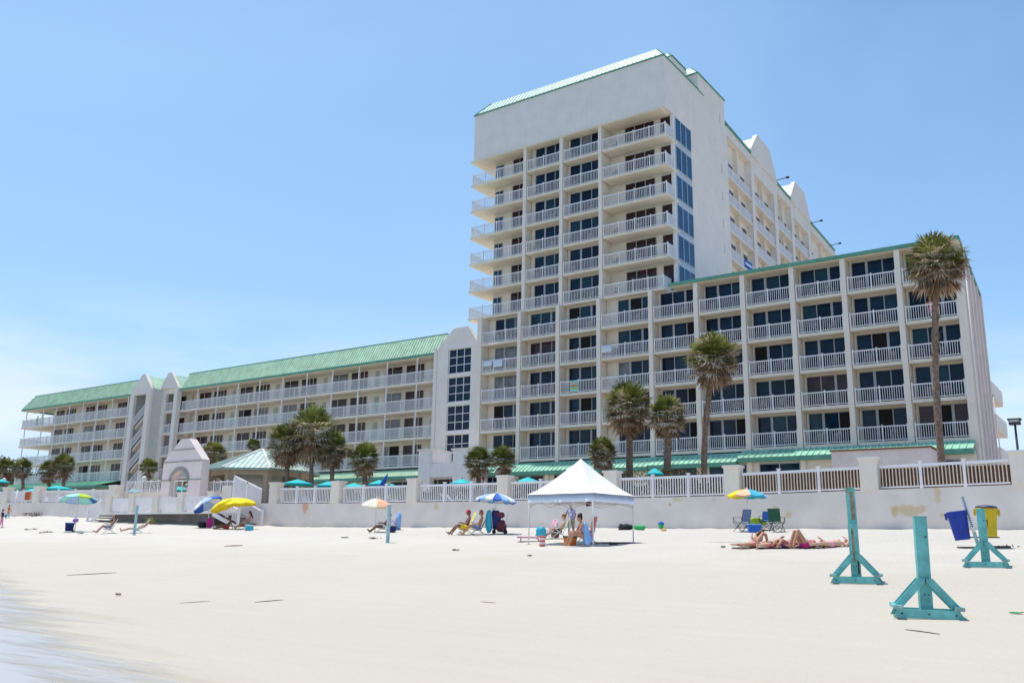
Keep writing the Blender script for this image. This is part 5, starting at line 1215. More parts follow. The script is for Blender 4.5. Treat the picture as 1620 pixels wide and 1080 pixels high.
# ------------------------------------------------------------------ the white tent
tc_ = {}
P1 = ground(836.5, 861); P2 = ground(938.5, 864); P3 = ground(1002, 858)
P4 = P1 + (P3 - P2); P4.z = gz(P4.x, P4.y)
cen = (P1 + P2 + P3 + P4) / 4; tent = thing('canopy_tent', 'white pop up canopy tent with peaked roof in the middle of the beach', 'tent', cen)
def L_(p): return Vector(p) - Vector(cen)
def zt_at(p, y): d = ray(0, 0); s_ = FPX / p.dot(FW); return y
ez = at(938.5, 779, P2.y).z - cen.z; pk = at(921, 725, cen.y).z - cen.z
legs = [L_(p) for p in (P1, P2, P3, P4)]
for p in legs:
    m_ = MB(); m_.tube([p - Vector((0, 0, .03)), Vector((p.x, p.y, ez - .05))], .024, 6, 'plastic_white'); m_.box(p.x - .07, p.x + .07, p.y - .07, p.y + .07, p.z - .01, p.z + .01, 'metal_pale'); m_.build('leg', tent, off=Z0)
m_ = MB()
for i in range(4):
    a, b = legs[i], legs[(i + 1) % 4]; A_ = Vector((a.x, a.y, ez - .08)); B_ = Vector((b.x, b.y, ez - .08)); lo = Vector((0, 0, -.34))
    for k_ in range(2):
        p = A_.lerp(B_, k_ / 2); q = A_.lerp(B_, (k_ + 1) / 2); m_.tube([p, q + lo], .012, 5, 'metal_pale'); m_.tube([p + lo, q], .012, 5, 'metal_pale')
m_.build('truss', tent, off=Z0)
m_ = MB(); N_ = 14; K = 10; apex = Vector((0, 0, pk)); vs = []; fs = []
ov = 1.02
for i in range(4):
    a, b = legs[i] * 1.045, legs[(i + 1) % 4] * 1.045; a = Vector((a.x, a.y, ez)); b = Vector((b.x, b.y, ez)); base = []; vs = []; fs = []
    for j in range(K + 1):
        f = j / K
        for q in range(N_ + 1):
            u = q / N_; e = a.lerp(b, u); sag = math.sin(u * PI)
            p = apex.lerp(e, f); z = ez + (pk - ez) * ((1 - f) ** 1.25); z -= .10 * sag * f * (1 - f) * 2.2; z += .07 * sag * sag * f * f * 0
            vs.append(Vector((p.x, p.y, z)) + Vector((0, 0, .012 * mnoise.noise(Vector((p.x * 2.2, p.y * 2.2, i))))))
    for j in range(K):
        for q in range(N_): k0 = j * (N_ + 1) + q; fs.append((k0, k0 + N_ + 1, k0 + N_ + 2, k0 + 1))
    m_.add(vs, fs, 'canvas_white', True)
m_.build('roof', tent, off=Z0)
for i in range(4):
    a, b = legs[i] * ov, legs[(i + 1) % 4] * ov; m_ = MB(); vs = []; n_ = 28
    out = ((a + b) / 2).normalized()
    for q in range(n_ + 1):
        u = q / n_; p = a.lerp(b, u); w_ = .02 * mnoise.noise(Vector((p.x * 4, p.y * 4, 3))); p = p + out * w_; vs += [Vector((p.x, p.y, ez + .0)), Vector((p.x + out.x * .02, p.y + out.y * .02, ez - .29 - .02 * abs(math.sin(u * PI * 5)))), Vector((p.x - out.x * .01, p.y - out.y * .01, ez - .28 - .02 * abs(math.sin(u * PI * 5))))]
    fs = []
    for q in range(n_): fs += [(q * 3, q * 3 + 1, q * 3 + 4, q * 3 + 3), (q * 3, q * 3 + 3, q * 3 + 5, q * 3 + 2)]
    m_.add(vs, fs, 'canvas_white', True); m_.build('valance', tent, off=Z0)
# things round the tent
g = ground(930, 860); blob('hanging_toy', (at(930.5, 796, P2.y + .6).x, P2.y + .6, at(930.5, 800, P2.y + .6).z), (.16, .16, .42), 'fab_maroon', 'dark red bundle hanging under the tent edge', 'bag', seed=12, parts=[('string', lambda m_: m_.tube([(0, 0, .4), (0, 0, .72)], .006, 4, 'fab_black'))])
blob('hanging_toy', (at(942, 790, P2.y + .5).x, P2.y + .5, at(942, 791, P2.y + .5).z), (.36, .2, .16), 'fab_green', 'green and white bundle tied under the tent edge', 'bag', seed=13, parts=[('string', lambda m_: m_.tube([(0, 0, .14), (0, 0, .35)], .006, 4, 'fab_black'))])
lounge_chair(GP(862, 852), hR(862, 852, PI + .3), 'pink beach chair draped with a turquoise towel left of the tent', 'fab_pink', back=.62)
g = GP(856, 853); blob('towel', (g[0], g[1], g[2] + .08), (.42, .3, .42), 'fab_aqua', 'turquoise and white towel thrown over the pink chair', 'towel', hR(856, 853), 14, rough=.5)
t = thing('lounge_cushion', 'long red and pink lounger pad lying low beside the pink chair', 'cushion', GP(840, 856), hR(840, 856)); m_ = MB(); m_.box(-.55, .45, -.28, .28, .12, .18, 'fab_pink'); m_.build('pad', t, off=Z0)
for x in (-.4, .3):
    m_ = MB(); m_.box(x - .015, x + .015, -.26, .26, 0, .12, 'metal_dark'); m_.build('leg', t, off=Z0)
t = thing('bucket', 'red and white striped bucket in front of the pink chair', 'bucket', GP(857.5, 864)); m_ = MB(); rp_ = [(.085, 0), (.092, .07)]
for i in range(5): z = i * .075; m_.lathe((0, 0, z), [(.10 + i * .007, 0), (.107 + i * .007, .074)], 14, 'fab_coral' if i % 2 == 0 else 'fab_white')
m_.build('body', t, off=Z0); m_ = MB(); m_.tube([(-.13, 0, .36), (-.09, 0, .30), (0, -.05, .27), (.09, 0, .30), (.13, 0, .36)], .008, 5, 'plastic_white'); m_.build('handle', t, off=Z0)
lounge_chair(GP(882, 852), hR(882, 852, PI), 'lime green beach chair with a child sitting in it', 'fab_lime', back=.85)
lounge_chair(GP(925, 860), hR(925, 860, PI + .3), 'red and pink high backed chair of the girl with the blue towel', 'fab_coral', back=.78, backang=.25)
t = thing('basket', 'orange and turquoise basket at the feet of the girl', 'basket', GP(902, 862)); m_ = MB(); m_.lathe((0, 0, 0), [(.2, 0), (.26, .28)], 14, 'fab_orange'); m_.build('body', t, off=Z0); m_ = MB(); m_.lathe((0, 0, .281), [(.27, 0), (.27, .04)], 14, 'fab_forest'); m_.build('rim', t, off=Z0)
blob('beach_bag', GP(878, 850), (.35, .3, .35), 'fab_maroon', 'maroon bag on the sand beside the lime chair', 'bag', seed=15, parts=[('handle', strap)])
t = thing('beach_mat', 'lilac striped beach mat spread under the right side of the tent', 'mat', GP(972, 859), hR(972, 859, .1)); m_ = MB(); N_ = 20
for i in range(6):
    vs = []
    for q in range(N_ + 1):
        x = -1.0 + 2.0 * q / N_; z = .03 + .03 * mnoise.noise(Vector((x * 2, i, 2))); vs += [(x, -.45 + i * .15, z), (x, -.45 + (i + 1) * .15, z + .01 * (i % 2))]
    m_.add(vs, [(q * 2, q * 2 + 2, q * 2 + 3, q * 2 + 1) for q in range(N_)], 'fab_purple' if i % 2 else 'fab_pink', True)
m_.build('mat', t, off=Z0)
# white folding chair propped beyond the tent's left leg
t = lounge_chair(GP(829, 834), hR(829, 834, .2), 'white folding chair with high tilted back left of the tent leg', 'fab_white', back=1.0, seat_z=.12, backang=-.55, arms=False)
# float toys near the wall
t = blob('inflatable_toy', GP(990, 838), (.75, .5, .32), 'fab_black', 'deflated black and red inflatable right of the tent', 'toy', seed=16, rough=.6)
blob('inflatable_toy', (GP(984, 833)[0], GP(984, 833)[1], GP(984, 833)[2] + .1), (.3, .25, .3), 'fab_red', 'small red inflatable on the black one', 'toy', seed=17)
t = thing('pool_float', 'orange and yellow tube shaped pool float by the wall', 'float', GP(1014, 832), hR(1014, 832)); m_ = MB(); m_.tube([(-.35, 0, .2), (-.3, 0, .22), (.3, 0, .26), (.36, 0, .27)], [.06, .13, .16, .14], 12, 'fab_orange'); m_.build('tube', t, off=Z0); m_ = MB(); m_.tube([(-.36, 0, .2), (-.42, 0, .2)], .05, 8, 'fab_gold'); m_.build('valve_end', t, off=Z0)
blob('pool_float', GP(1012, 838), (.62, .4, .25), 'fab_green', 'bright green float in front of the orange tube', 'float', seed=18)
t = thing('bucket', 'small blue topped green bucket on the sand right of the floats', 'bucket', GP(1046, 836)); m_ = MB(); m_.lathe((0, 0, 0), [(.11, 0), (.15, .22)], 12, 'fab_green'); m_.build('body', t, off=Z0); m_ = MB(); m_.lathe((0, 0, .221), [(.16, 0), (.16, .06), (.05, .16)], 12, 'fab_blue'); m_.build('lid', t, off=Z0)
blob('sand_toy', GP(1050, 839), (.3, .2, .1), 'fab_gold', 'flat gold and green toy beside the small bucket', 'toy', seed=19)
# chairs below the yellow and turquoise umbrella
canvas_chair(GP(1174, 841), hR(1174, 841, 2.4), 'high backed blue striped folding chair, leftmost of its cluster', 'fab_denim', 1.0)
canvas_chair(GP(1230, 841), hR(1230, 841, 1.2), 'dark green folding chair, rightmost of its cluster', 'fab_forest', 1.02)
canvas_chair(GP(1213, 838), hR(1213, 838, 1.9), 'lower blue folding chair left of the dark green one', 'fab_blue', .85)
blob('boogie_board', (GP(1198, 838)[0], GP(1198, 838)[1], GP(1198, 838)[2] + .22), (.9, .3, .36), 'fab_lime', 'green float board leaning between the folding chairs', 'board', hR(1198, 838), 20, rough=.3)
t = thing('cooler', 'blue soft cooler below the green float board', 'cooler', GP(1194, 842), hR(1194, 842, .2)); m_ = MB(); m_.box(-.27, .27, -.18, .18, 0, .33, 'fab_blue'); m_.build('body', t, off=Z0); m_ = MB(); m_.box(-.285, .285, -.195, .195, .332, .38, 'fab_sky'); m_.build('lid', t, off=Z0)
# beach towels under the sunbathers
for i, (x, y, w_, m, lab) in enumerate(((1185, 866, 1.1, 'fab_white', 'white towel under the leftmost sunbather'), (1222, 867, 1.0, 'fab_pink', 'pale pink towel under the second sunbather'), (1262, 866, 1.3, 'fab_blue', 'blue towel under the two middle sunbathers'), (1318, 865, 1.1, 'fab_lime', 'lime green towel under the rightmost sunbather'))):
    t = thing('beach_towel', lab, 'towel', GP(x, y), hR(x, y, .05)); m_ = MB(); vs = []; N_ = 14
    for a in range(N_ + 1):
        for b in range(4): vs.append((-w_ / 2 + w_ * a / N_, -.3 + .6 * b / 3, .03 + .015 * mnoise.noise(Vector((a * .7, b, i)))))
    m_.add(vs, [(a * 4 + b, a * 4 + 4 + b, a * 4 + 5 + b, a * 4 + 1 + b) for a in range(N_) for b in range(3)], m, True); m_.build('cloth', t, off=Z0)
# driftwood, weed, litter and a painted bin shadow on the sand
def stick(x0, y0, x1, y1, lab, r=.012, m='weed', bow=.03):
    a = ground(x0, y0); b = ground(x1, y1); pts = [a.lerp(b, i / 6) + Vector((0, bow * (a - b).length * math.sin(i / 6 * PI), .008)) for i in range(7)]
    for p in pts: p.z = gz(p.x, p.y) + r
    mb = MB(); mb.tube(pts, [r * (.4 + .6 * math.sin(PI * (i + .6) / 7.2)) for i in range(7)], 6, m); o = mb.build('driftwood_and_shadow', None); tag(o, lab, 'stick')
stick(105, 910, 184, 906, 'thin dark stick lying on the sand, long one at the left', .010); stick(403, 953, 448, 949, 'thin dark stick lying left of centre in the foreground', .008); stick(285, 954, 332, 951, 'pale thin stick in the left foreground', .006, 'bare_wood')
stick(1432, 996, 1487, 1004, 'thin stick right below the nearest turquoise post', .007); stick(355, 864, 384, 863, 'small reddish stick on the bright sand', .02, 'brick_brown'); stick(1514, 867, 1600, 867, 'flat dark strip laid as the shadow of the bins', .035, 'weed', 0)  # last one is the cast shadow of the bins, laid as a strip
stick(760, 952, 784, 954, 'short faint stick in the middle foreground', .006, 'bare_wood'); stick(1120, 857, 1180, 858, 'faint twig left of the sunbathers', .006, 'bare_wood')
rr = random.Random(11)
for i, (x, y, w_) in enumerate(((42, 838, .5), (55, 837, .45), (65, 843, .35), (75, 842, .6), (128, 844, .4), (187, 942, .12), (1590, 866, .35), (720, 871, .2), (545, 851, .3), (590, 852, .4), (1145, 866, .15), (970, 862, .3), (838, 880, .1))):
    g = ground(x, y); mb = MB()
    for j in range(26):
        c = Vector((rr.gauss(0, w_ * .3), rr.gauss(0, w_ * .14), .02)); d = Vector((rr.uniform(-1, 1), rr.uniform(-1, 1), rr.uniform(0, .4))).normalized() * w_ * .25; mb.tube([c, c + d * .5 + Vector((0, 0, .02)), c + d], .012, 4, 'weed' if i != 5 else 'bare_wood')
    o = mb.build('seaweed', None); o.location = g; tag(o, 'small dark clump of dry seaweed on the sand', 'seaweed', 'seaweed clumps on the sand')
mb = MB(); mb.prism([(-.09, -.03, .01), (.02, -.05, .01), (.1, 0, .02), (.03, .05, .01), (-.06, .03, .015)], (0, 0, .015), 'fab_green'); o = mb.build('litter', None); g = ground(1608, 971); o.location = g; tag(o, 'bright green scrap lying on the sand at the lower right', 'litter')
# ------------------------------------------------------------------ balcony and terrace furniture
def patio_chair(loc, rz):
    t = thing('patio_chair', 'pale plastic chair behind the railing of a hotel balcony', 'chair', loc, rz, 'plastic chairs on the balconies'); m = 'chair_resin'
    m_ = MB(); m_.box(-.22, .22, -.22, .22, .40, .43, m); m_.build('seat', t, off=Z0)
    m_ = MB(); 
    for x in (-.2, -.1, 0, .1, .2): m_.box(x - .025, x + .025, .21, .24, .44, .82, m)
    m_.box(-.24, .24, .20, .25, .821, .88, m); m_.build('backrest', t, off=Z0)
    for x in (-.2, .2):
        for y in (-.19, .19): m_ = MB(); m_.box(x - .02, x + .02, y - .02, y + .02, 0, .399, m); m_.build('leg', t, off=Z0)
        m_ = MB(); m_.box(x * 1.15 - .025, x * 1.15 + .025, -.2, .2, .62, .65, m); m_.build('armrest', t, off=Z0)
    return t
mat('chair_resin', (.40, .33, .30), .6, .1, 3)
c0 = None; rr = random.Random(21)
spots = []
for c in range(0, 10):
    for k_ in range(1, 6):
        w_ = COLS[c + 1] - COLS[c]
        for f in (.25, .62):
            if rr.random() < .62: spots.append((COLS[c] + w_ * f + rr.uniform(-.15, .15), YW + .5, FZ(k_)))
for k_ in range(6, 12):
    for x in (-44.2, -42.6, -40.2, -38.4, -35.8, -33.6): 
        if rr.random() < .55: spots.append((x, YT + .5, FZ(k_)))
for s in spots:
    if c0 is None: c0 = patio_chair(s, 0)
    else:
        q = bpy.data.objects['patio_chair']; r_ = q.copy(); C.objects.link(r_); r_.location = s; r_.rotation_euler = (0, 0, rr.uniform(-.7, .7))
        for ch in q.children: cc = ch.copy(); C.objects.link(cc); cc.parent = r_
# cloths on the rails
def cloth(x0, x1, y, z0, z1, m, lab, cat='towel', m2=None):
    mb = MB(); n = 12; vs = []
    for i in range(n + 1):
        x = x0 + (x1 - x0) * i / n; dz = .06 * mnoise.noise(Vector((x * 3, z0, 1))); vs += [(x, y - .02 * math.sin(i), z1), (x, y - .05 - .02 * math.sin(i * 1.7), z0 + dz), (x, y + .1, z1 + .015)]
    mb.add(vs, [(i * 3, i * 3 + 1, i * 3 + 4, i * 3 + 3) for i in range(n)] + [(i * 3 + 2, i * 3, i * 3 + 3, i * 3 + 5) for i in range(n)], m, True)
    if m2:
        for j, mm in enumerate(m2): zz = z1 - (z1 - z0) * (j + 1) / (len(m2) + 1); mb.box(x0 + .05, x1 - .05, y - .085, y - .075, zz - .06, zz + .06, mm)
    return tag(mb.build('towel'), lab, cat)
cloth(COLS[0] + .2, COLS[0] + 1.2, YW - .05, FZ(4) + .55, FZ(4) + 1.09, 'fab_white', 'white cloth drying on the balcony rail beside the gabled stair tower, leftmost')
cloth(COLS[0] + 1.4, COLS[0] + 2.4, YW - .05, FZ(4) + .35, FZ(4) + 1.09, 'fab_white', 'larger white cloth drying next to the leftmost one on the same rail')
cloth(COLS[3] + .1, COLS[3] + 1.0, YW - .05, FZ(4) + .45, FZ(4) + 1.09, 'fab_white', 'white towel over a mid height balcony rail above the thick palm')
cloth(COLS[2] + 1.1, COLS[2] + 1.95, YW - .05, FZ(3) + .1, FZ(3) + 1.09, 'fab_mint', 'towel patterned with orange and mint hung on a lower tower balcony', m2=['fab_peach', 'fab_orange', 'fab_lime'])
p = Vector((RX_(86.0) - .08, 86, RZ[3] - .05)); mb = MB(); mb.box(p.x + .0, p.x + .05, 85.2, 87.4, p.z - .8, p.z + .05, 'fab_blue'); mb.box(p.x + .051, p.x + .06, 85.4, 87.2, p.z - .5, p.z - .25, 'fab_white'); tag(mb.build('towel'), 'blue and white towel hung on the rear range balcony', 'towel')
# loungers behind the fence
def pool_lounger(loc, rz):
    t = thing('pool_lounger', 'white slatted pool lounger behind the terrace fence', 'lounger', loc, rz, 'pool loungers behind the fence'); m = 'plastic_white'
    m_ = MB(); m_.box(-.3, .9, -.3, .3, .30, .34, m); m_.build('seat', t, off=Z0); m_ = MB(); m_.prism([(-.31, -.3, .33), (-.82, -.3, .80), (-.82, .3, .80), (-.31, .3, .33)], (-.03, 0, -.03), m); m_.build('backrest', t, off=Z0)
    for x in (-.25, .8):
        for y in (-.27, .27): m_ = MB(); m_.box(x - .02, x + .02, y - .02, y + .02, 0, .299, m); m_.build('leg', t, off=Z0)
    return t
l0 = None
for i, x in enumerate((560, 585, 605, 625, 675, 700, 722, 745, 65, 95, 860, 480)):
    X = atx(x, 46.3, 2.9); loc = (X, 46.3 + (i % 3) * .25, wtop(X) - .12)
    if l0 is None: l0 = pool_lounger(loc, .3)
    else:
        r_ = l0.copy(); C.objects.link(r_); r_.location = loc; r_.rotation_euler = (0, 0, rr.uniform(-.5, .9))
        for ch in l0.children: cc = ch.copy(); C.objects.link(cc); cc.parent = r_
# ------------------------------------------------------------------ people (one continuous skin each, clothes and hair as their own meshes)
def capsules_to_mesh(caps, vox, smooth=2):
    mb = MB()
    for c in caps:
        if c[0] == 'b': _, p, r, sq, R = c; mb.ball(p, r, 'skin_tan', 12, 8, sq, R)
        else:
            _, p, q, r0, r1 = c; p = Vector(p); q = Vector(q); mb.tube([p, q], [r0, r1], 10, 'skin_tan'); mb.ball(p, r0, 'skin_tan', 10, 7); mb.ball(q, r1, 'skin_tan', 10, 7)
    me = bpy.data.meshes.new('tmp'); me.from_pydata(mb.v, [], mb.f); o = bpy.data.objects.new('tmp', me); C.objects.link(o)
    m = o.modifiers.new('r', 'REMESH'); m.mode = 'VOXEL'; m.voxel_size = vox; m.use_smooth_shade = True
    s = o.modifiers.new('s', 'SMOOTH'); s.factor = .5; s.iterations = smooth
    dg = bpy.context.evaluated_depsgraph_get(); out = bpy.data.meshes.new_from_object(o.evaluated_get(dg)); bpy.data.objects.remove(o); bpy.data.meshes.remove(me); return out
def part_mesh(name, caps, vox, m, parent, smooth=2, extra=None):
    me = capsules_to_mesh(caps, vox, smooth); me.materials.clear(); me.materials.append(MATS[m]); me.polygons.foreach_set('use_smooth', [True] * len(me.polygons))
    o = bpy.data.objects.new(name, me); C.objects.link(o); o.parent = parent; return o
V = Vector
def person(loc, rz, J, label, skin='skin_tan', hair='hair_brown', top=None, bottom=None, hat=None, scale=1.0, longhair=False, group=None, extra=None, female=False, shoes=None, sleeves=False, shorts=True):
    """J: joints in local coordinates, the figure facing +X, left side +Y.  keys: pel chest neck head(centre) look(dir) shL shR elL elR wrL wrR hipL hipR knL knR anL anR"""
    t = thing('person', label, 'person', loc, rz); t.scale = (scale,) * 3
    if group: t['group'] = group
    j = {k: V(v) for k, v in J.items()}; caps = []
    look = j['look'].normalized(); h = j['head']; upv = (h - j['neck']).normalized()
    sidev = look.cross(upv).normalized(); R = Matrix((look, sidev * -1, upv)).transposed()
    caps += [('b', h, .098, (1.0, .80, 1.18), R), ('b', h + look * .02 - upv * .055, .07, (.95, .8, .9), R), ('b', h + look * .098 - upv * .012, .018, (1, .8, 1.4), R), ('b', h + look * .085 - upv * .06, .02, (.7, 1.3, .5), R)]
    for s in (-1, 1): caps.append(('b', h - sidev * s * .08 - upv * .005, .022, (.8, .4, 1.3), R))
    caps.append(('c', j['neck'] - (h - j['neck']) * .3, h - upv * .05, .052, .05))
    sh = (j['shL'] - j['shR']).normalized(); hp = (j['hipL'] - j['hipR']).normalized(); wst = j['pel'].lerp(j['chest'], .5)
    for s in (-1, 1):
        caps += [('c', j['pel'] + hp * s * .07, wst + sh * s * .055, .088 if female else .082, .082), ('c', wst + sh * s * .055, j['chest'] + sh * s * .07, .082, .098), ('c', j['chest'] + sh * s * .07, j['neck'] + sh * s * .09 - upv * .05, .095, .05)]
        k = 'L' if s == 1 else 'R'
        caps += [('c', j['neck'] + sh * s * .05 - upv * .03, j['sh' + k], .05, .052), ('c', j['sh' + k], j['el' + k], .052, .038), ('c', j['el' + k], j['wr' + k], .038, .026),
                 ('c', j['hip' + k], j['kn' + k], .085, .056), ('c', j['kn' + k], j['kn' + k].lerp(j['an' + k], .35), .055, .054), ('c', j['kn' + k].lerp(j['an' + k], .35), j['an' + k], .054, .034)]
        # foot
        sh_d = (j['an' + k] - j['kn' + k]).normalized(); fd = j.get('ft' + k, None)
        fd = V(fd) if fd is not None else (V((1, 0, 0)) - sh_d * sh_d.x).normalized()
        caps += [('c', j['an' + k] + sh_d * .03 - fd * .03, j['an' + k] + sh_d * .05 + fd * .12, .032, .026), ('c', j['an' + k] + sh_d * .05 + fd * .12, j['an' + k] + sh_d * .055 + fd * .18, .026, .017)]
        # hand: palm, four fingers of unequal length, thumb from the side
        w_ = j['wr' + k]; d = (w_ - j['el' + k]).normalized(); sd = d.cross(V((0, 0, 1))); sd = sd.normalized() if sd.length > .1 else V((0, 1, 0)); n_ = sd.cross(d).normalized()
        caps += [('c', w_, w_ + d * .075 + sd * .015, .024, .024), ('c', w_, w_ + d * .075 - sd * .015, .024, .024)]
        for i, L_f in enumerate((.062, .075, .07, .052)):
            b0 = w_ + d * .088 + sd * (.030 - i * .020); m0 = b0 + d * L_f * .55 - n_ * .008; e0 = m0 + d * L_f * .4 - n_ * .022; caps += [('c', b0, m0, .0105, .0098), ('c', m0, e0, .0098, .0085)]
        caps += [('c', w_ + d * .02 + sd * s * .022, w_ + d * .055 + sd * s * .056 - n_ * .01, .013, .011), ('c', w_ + d * .055 + sd * s * .056 - n_ * .01, w_ + d * .088 + sd * s * .062 - n_ * .02, .011, .009)]
    if female:
        f = sh.cross(j['neck'] - j['chest']).normalized()
        for s in (-1, 1): caps.append(('b', j['chest'] + sh * s * .075 + f * .075, .062, (1, 1, 1), None))
    part_mesh('body', caps, .0125, skin, t, 1)
    # eyes, mouth
    m_ = MB()
    for s in (-1, 1): m_.ball(h + look * .088 + sidev * s * .034 + upv * .012, .010, 'ink_black', 8, 5)
    m_.build('eyes', t, off=Z0); m_ = MB(); m_.ball(h + look * .096 - upv * .06, .012, 'fab_maroon', 8, 5, (.4, 1.8, .5), R); m_.build('mouth', t, off=Z0)
    hc = [('b', h - look * .022 + upv * .028, .106, (1.0, .86, 1.12), R), ('b', h - look * .045 - upv * .02, .09, (.8, .9, 1.1), R)]
    if longhair: hc += [('c', h - look * .07, h - look * .10 - upv * .2, .065, .06), ('c', h - look * .1 - upv * .2, h - look * .12 - upv * .34, .055, .03)]
    part_mesh('hair', hc, .018, hair, t)
    ex = .012
    if top:
        tc_ = []
        for s in (-1, 1):
            k = 'L' if s == 1 else 'R'
            lo_ = j['pel'] + hp * s * .07 if top[1] == 'full' else wst + sh * s * .05
            if top[1] == 'bikini': tc_ += [('c', j['chest'] + sh * s * .045 + sh.cross(j['neck'] - j['chest']).normalized() * .045, j['chest'] + sh * s * .085 + sh.cross(j['neck'] - j['chest']).normalized() * .03, .088, .08)]
            else:
                tc_ += [('c', lo_, wst + sh * s * .055, .098, .09 + ex), ('c', wst + sh * s * .055, j['chest'] + sh * s * .07, .092 + ex * .4, .098 + ex), ('c', j['chest'] + sh * s * .07, j['neck'] + sh * s * .09 - upv * .05, .095 + ex, .056)]
                if top[1] == 'full': tc_ += [('c', j['sh' + k], j['sh' + k].lerp(j['el' + k], .95 if sleeves else .45), .052 + ex, .048 + ex)]
        part_mesh('top', tc_, .022, top[0], t)
    if bottom:
        bc = [('c', j['hipL'], j['hipR'], .098, .098)]
        for s in (-1, 1):
            k = 'L' if s == 1 else 'R'
            if bottom[1] == 'shorts': bc += [('c', j['hip' + k], j['hip' + k].lerp(j['kn' + k], .55), .098, .085), ('c', j['pel'] + hp * s * .07, j['pel'].lerp(wst, .3) + sh * s * .06, .098, .094)]
            elif bottom[1] == 'brief': bc += [('c', j['hip' + k], j['hip' + k].lerp(j['kn' + k], .12), .096, .090)]
            elif bottom[1] == 'pants': bc += [('c', j['hip' + k], j['kn' + k], .1, .075), ('c', j['kn' + k], j['an' + k], .072, .055), ('c', j['pel'] + hp * s * .07, j['pel'].lerp(wst, .3) + sh * s * .06, .098, .094)]
        part_mesh('bottoms', bc, .022, bottom[0], t)
    if hat:
        hcx = [('b', h + upv * .06 - look * .01, .112, (1.0, .9, .8), R)]
        hcx += [('b', h + upv * .05 + look * (.12 if hat[1] == 'cap' else 0), .09 if hat[1] == 'cap' else .19, (1, 1, .12), R)]
        part_mesh('hat', hcx, .018, hat[0], t)
    if extra:
        for nm, f, m in extra: part_mesh(nm, f(j), .022, m, t)
    return t
def base_pose(pel, chest, neck, head_, look, arms, legs, shw=.17, hw=.09):
    J = dict(pel=pel, chest=chest, neck=neck, head=head_, look=look)
    J['shL'] = V(neck) + V((0, shw, -.06)); J['shR'] = V(neck) + V((0, -shw, -.06)); J['hipL'] = V(pel) + V((0, hw, -.02)); J['hipR'] = V(pel) + V((0, -hw, -.02))
    J['elL'], J['wrL'], J['elR'], J['wrR'] = map(V, arms); J['knL'], J['anL'], J['knR'], J['anR'] = map(V, legs); return J
def sit_low(reading=True, lean=.42, kz=.42):        # in a low beach chair whose seat is .24 high
    z = .36; c = V((-.12 - math.sin(lean) * .32, 0, z + math.cos(lean) * .32)); n = V((-.12 - math.sin(lean) * .52, 0, z + math.cos(lean) * .52)); hd_ = n + V((.05, 0, .19))
    if reading: arms = [(-.1, .24, z + .15), (.14, .1, z + .22), (-.1, -.24, z + .15), (.14, -.1, z + .22)]
    else: arms = [(-.14, .28, z + .14), (.1, .27, z + .16), (-.14, -.28, z + .14), (.1, -.27, z + .16)]
    return base_pose((-.12, 0, z), c, n, hd_, (1, 0, -.35 if reading else 0), arms, [(.30, .12, kz + .04), (.58, .13, .07), (.34, -.12, kz), (.66, -.12, .07)])
def lie_back():
    return base_pose((-.1, 0, .30), (-.42, 0, .46), (-.62, 0, .57), (-.76, 0, .70), (.75, 0, .6), [(-.45, .27, .36), (-.2, .27, .33), (-.45, -.27, .36), (-.2, -.27, .33)], [(.35, .1, .30), (.78, .12, .16), (.36, -.1, .27), (.8, -.1, .12)])
def stand(step=.0, arm=.12, bend=0):
    z = .93; n = V((bend * .5, 0, z + .52 - bend * .1)); return base_pose((0, 0, z), (bend * .25, 0, z + .32), n, n + V((.03 + bend * .1, 0, .19)), (1, 0, -bend), [(arm * .4 + bend * .3, .24, z + .22), (arm * 2 + bend * .4, .24, z - .02), (arm * .2 + bend * .3, -.24, z + .22), (arm * 1.5 + bend * .4, -.25, z - .03)], [(step * .4 + .02, .1, .5), (step - .02, .1, .08), (-step * .3 + .02, -.1, .5), (-step, -.1, .08)])
def ground_sit(lean=.2):
    return base_pose((0, 0, .12), (-.10, 0, .42), (-.13, 0, .62), (-.08, 0, .81), (1, 0, -.2), [(-.22, .24, .36), (-.32, .24, .1), (.06, -.2, .34), (.3, -.14, .32)], [(.42, .12, .26), (.86, .12, .07), (.43, -.1, .14), (.88, -.14, .06)])
def prone(up=.0, kick=0):
    return base_pose((0, 0, .13), (.3, 0, .16 + up * .5), (.5, 0, .20 + up), (.66, 0, .27 + up), (.9, 0, .1), [(.56, .22, .06), (.78, .1, .1 + up * .3), (.56, -.22, .06), (.78, -.1, .1 + up * .3)], [(-.42, .1, .09), (-.84, .11, .09 + kick), (-.42, -.1, .09), (-.84, -.1, .07)])
def supine(knees=.0, armup=False):
    a = [(-.42, .26, .06), (-.2, .30, .06), (-.42, -.26, .06), (-.2, -.28, .06)] if not armup else [(-.62, .2, .2), (-.62, .02, .3), (-.5, -.26, .06), (-.3, -.28, .06)]
    lg = [(.42, .1, .12), (.84, .12, .08), (.42, -.1, .1), (.84, -.12, .08)] if not knees else [(.30, .1, knees), (.52, .12, .08), (.27, -.1, knees * .96), (.46, -.12, .08)]
    return base_pose((0, 0, .12), (-.3, 0, .13), (-.5, 0, .14), (-.68, 0, .15), (.1, 0, 1), a, lg)
LEFT = PI                                            # +X of the figure points left in the picture
def pp(x, y, o): g = GP(x, y); return g, hR(x, y, o)
def P(x, y, o, J, label, **k): g, r = pp(x, y, o); return person(g, r, J, label, **k)
P(170, 843, LEFT, sit_low(True), 'person in dark swimwear reading in a blue beach chair, far left of the beach', hat=('fab_khaki', 'cap'), bottom=('fab_denim', 'shorts'), extra=[('book', lambda j: [('c', j['wrL'] + V((.05, 0, .05)), j['wrR'] + V((.05, 0, .05)), .05, .05)], 'fab_white')])
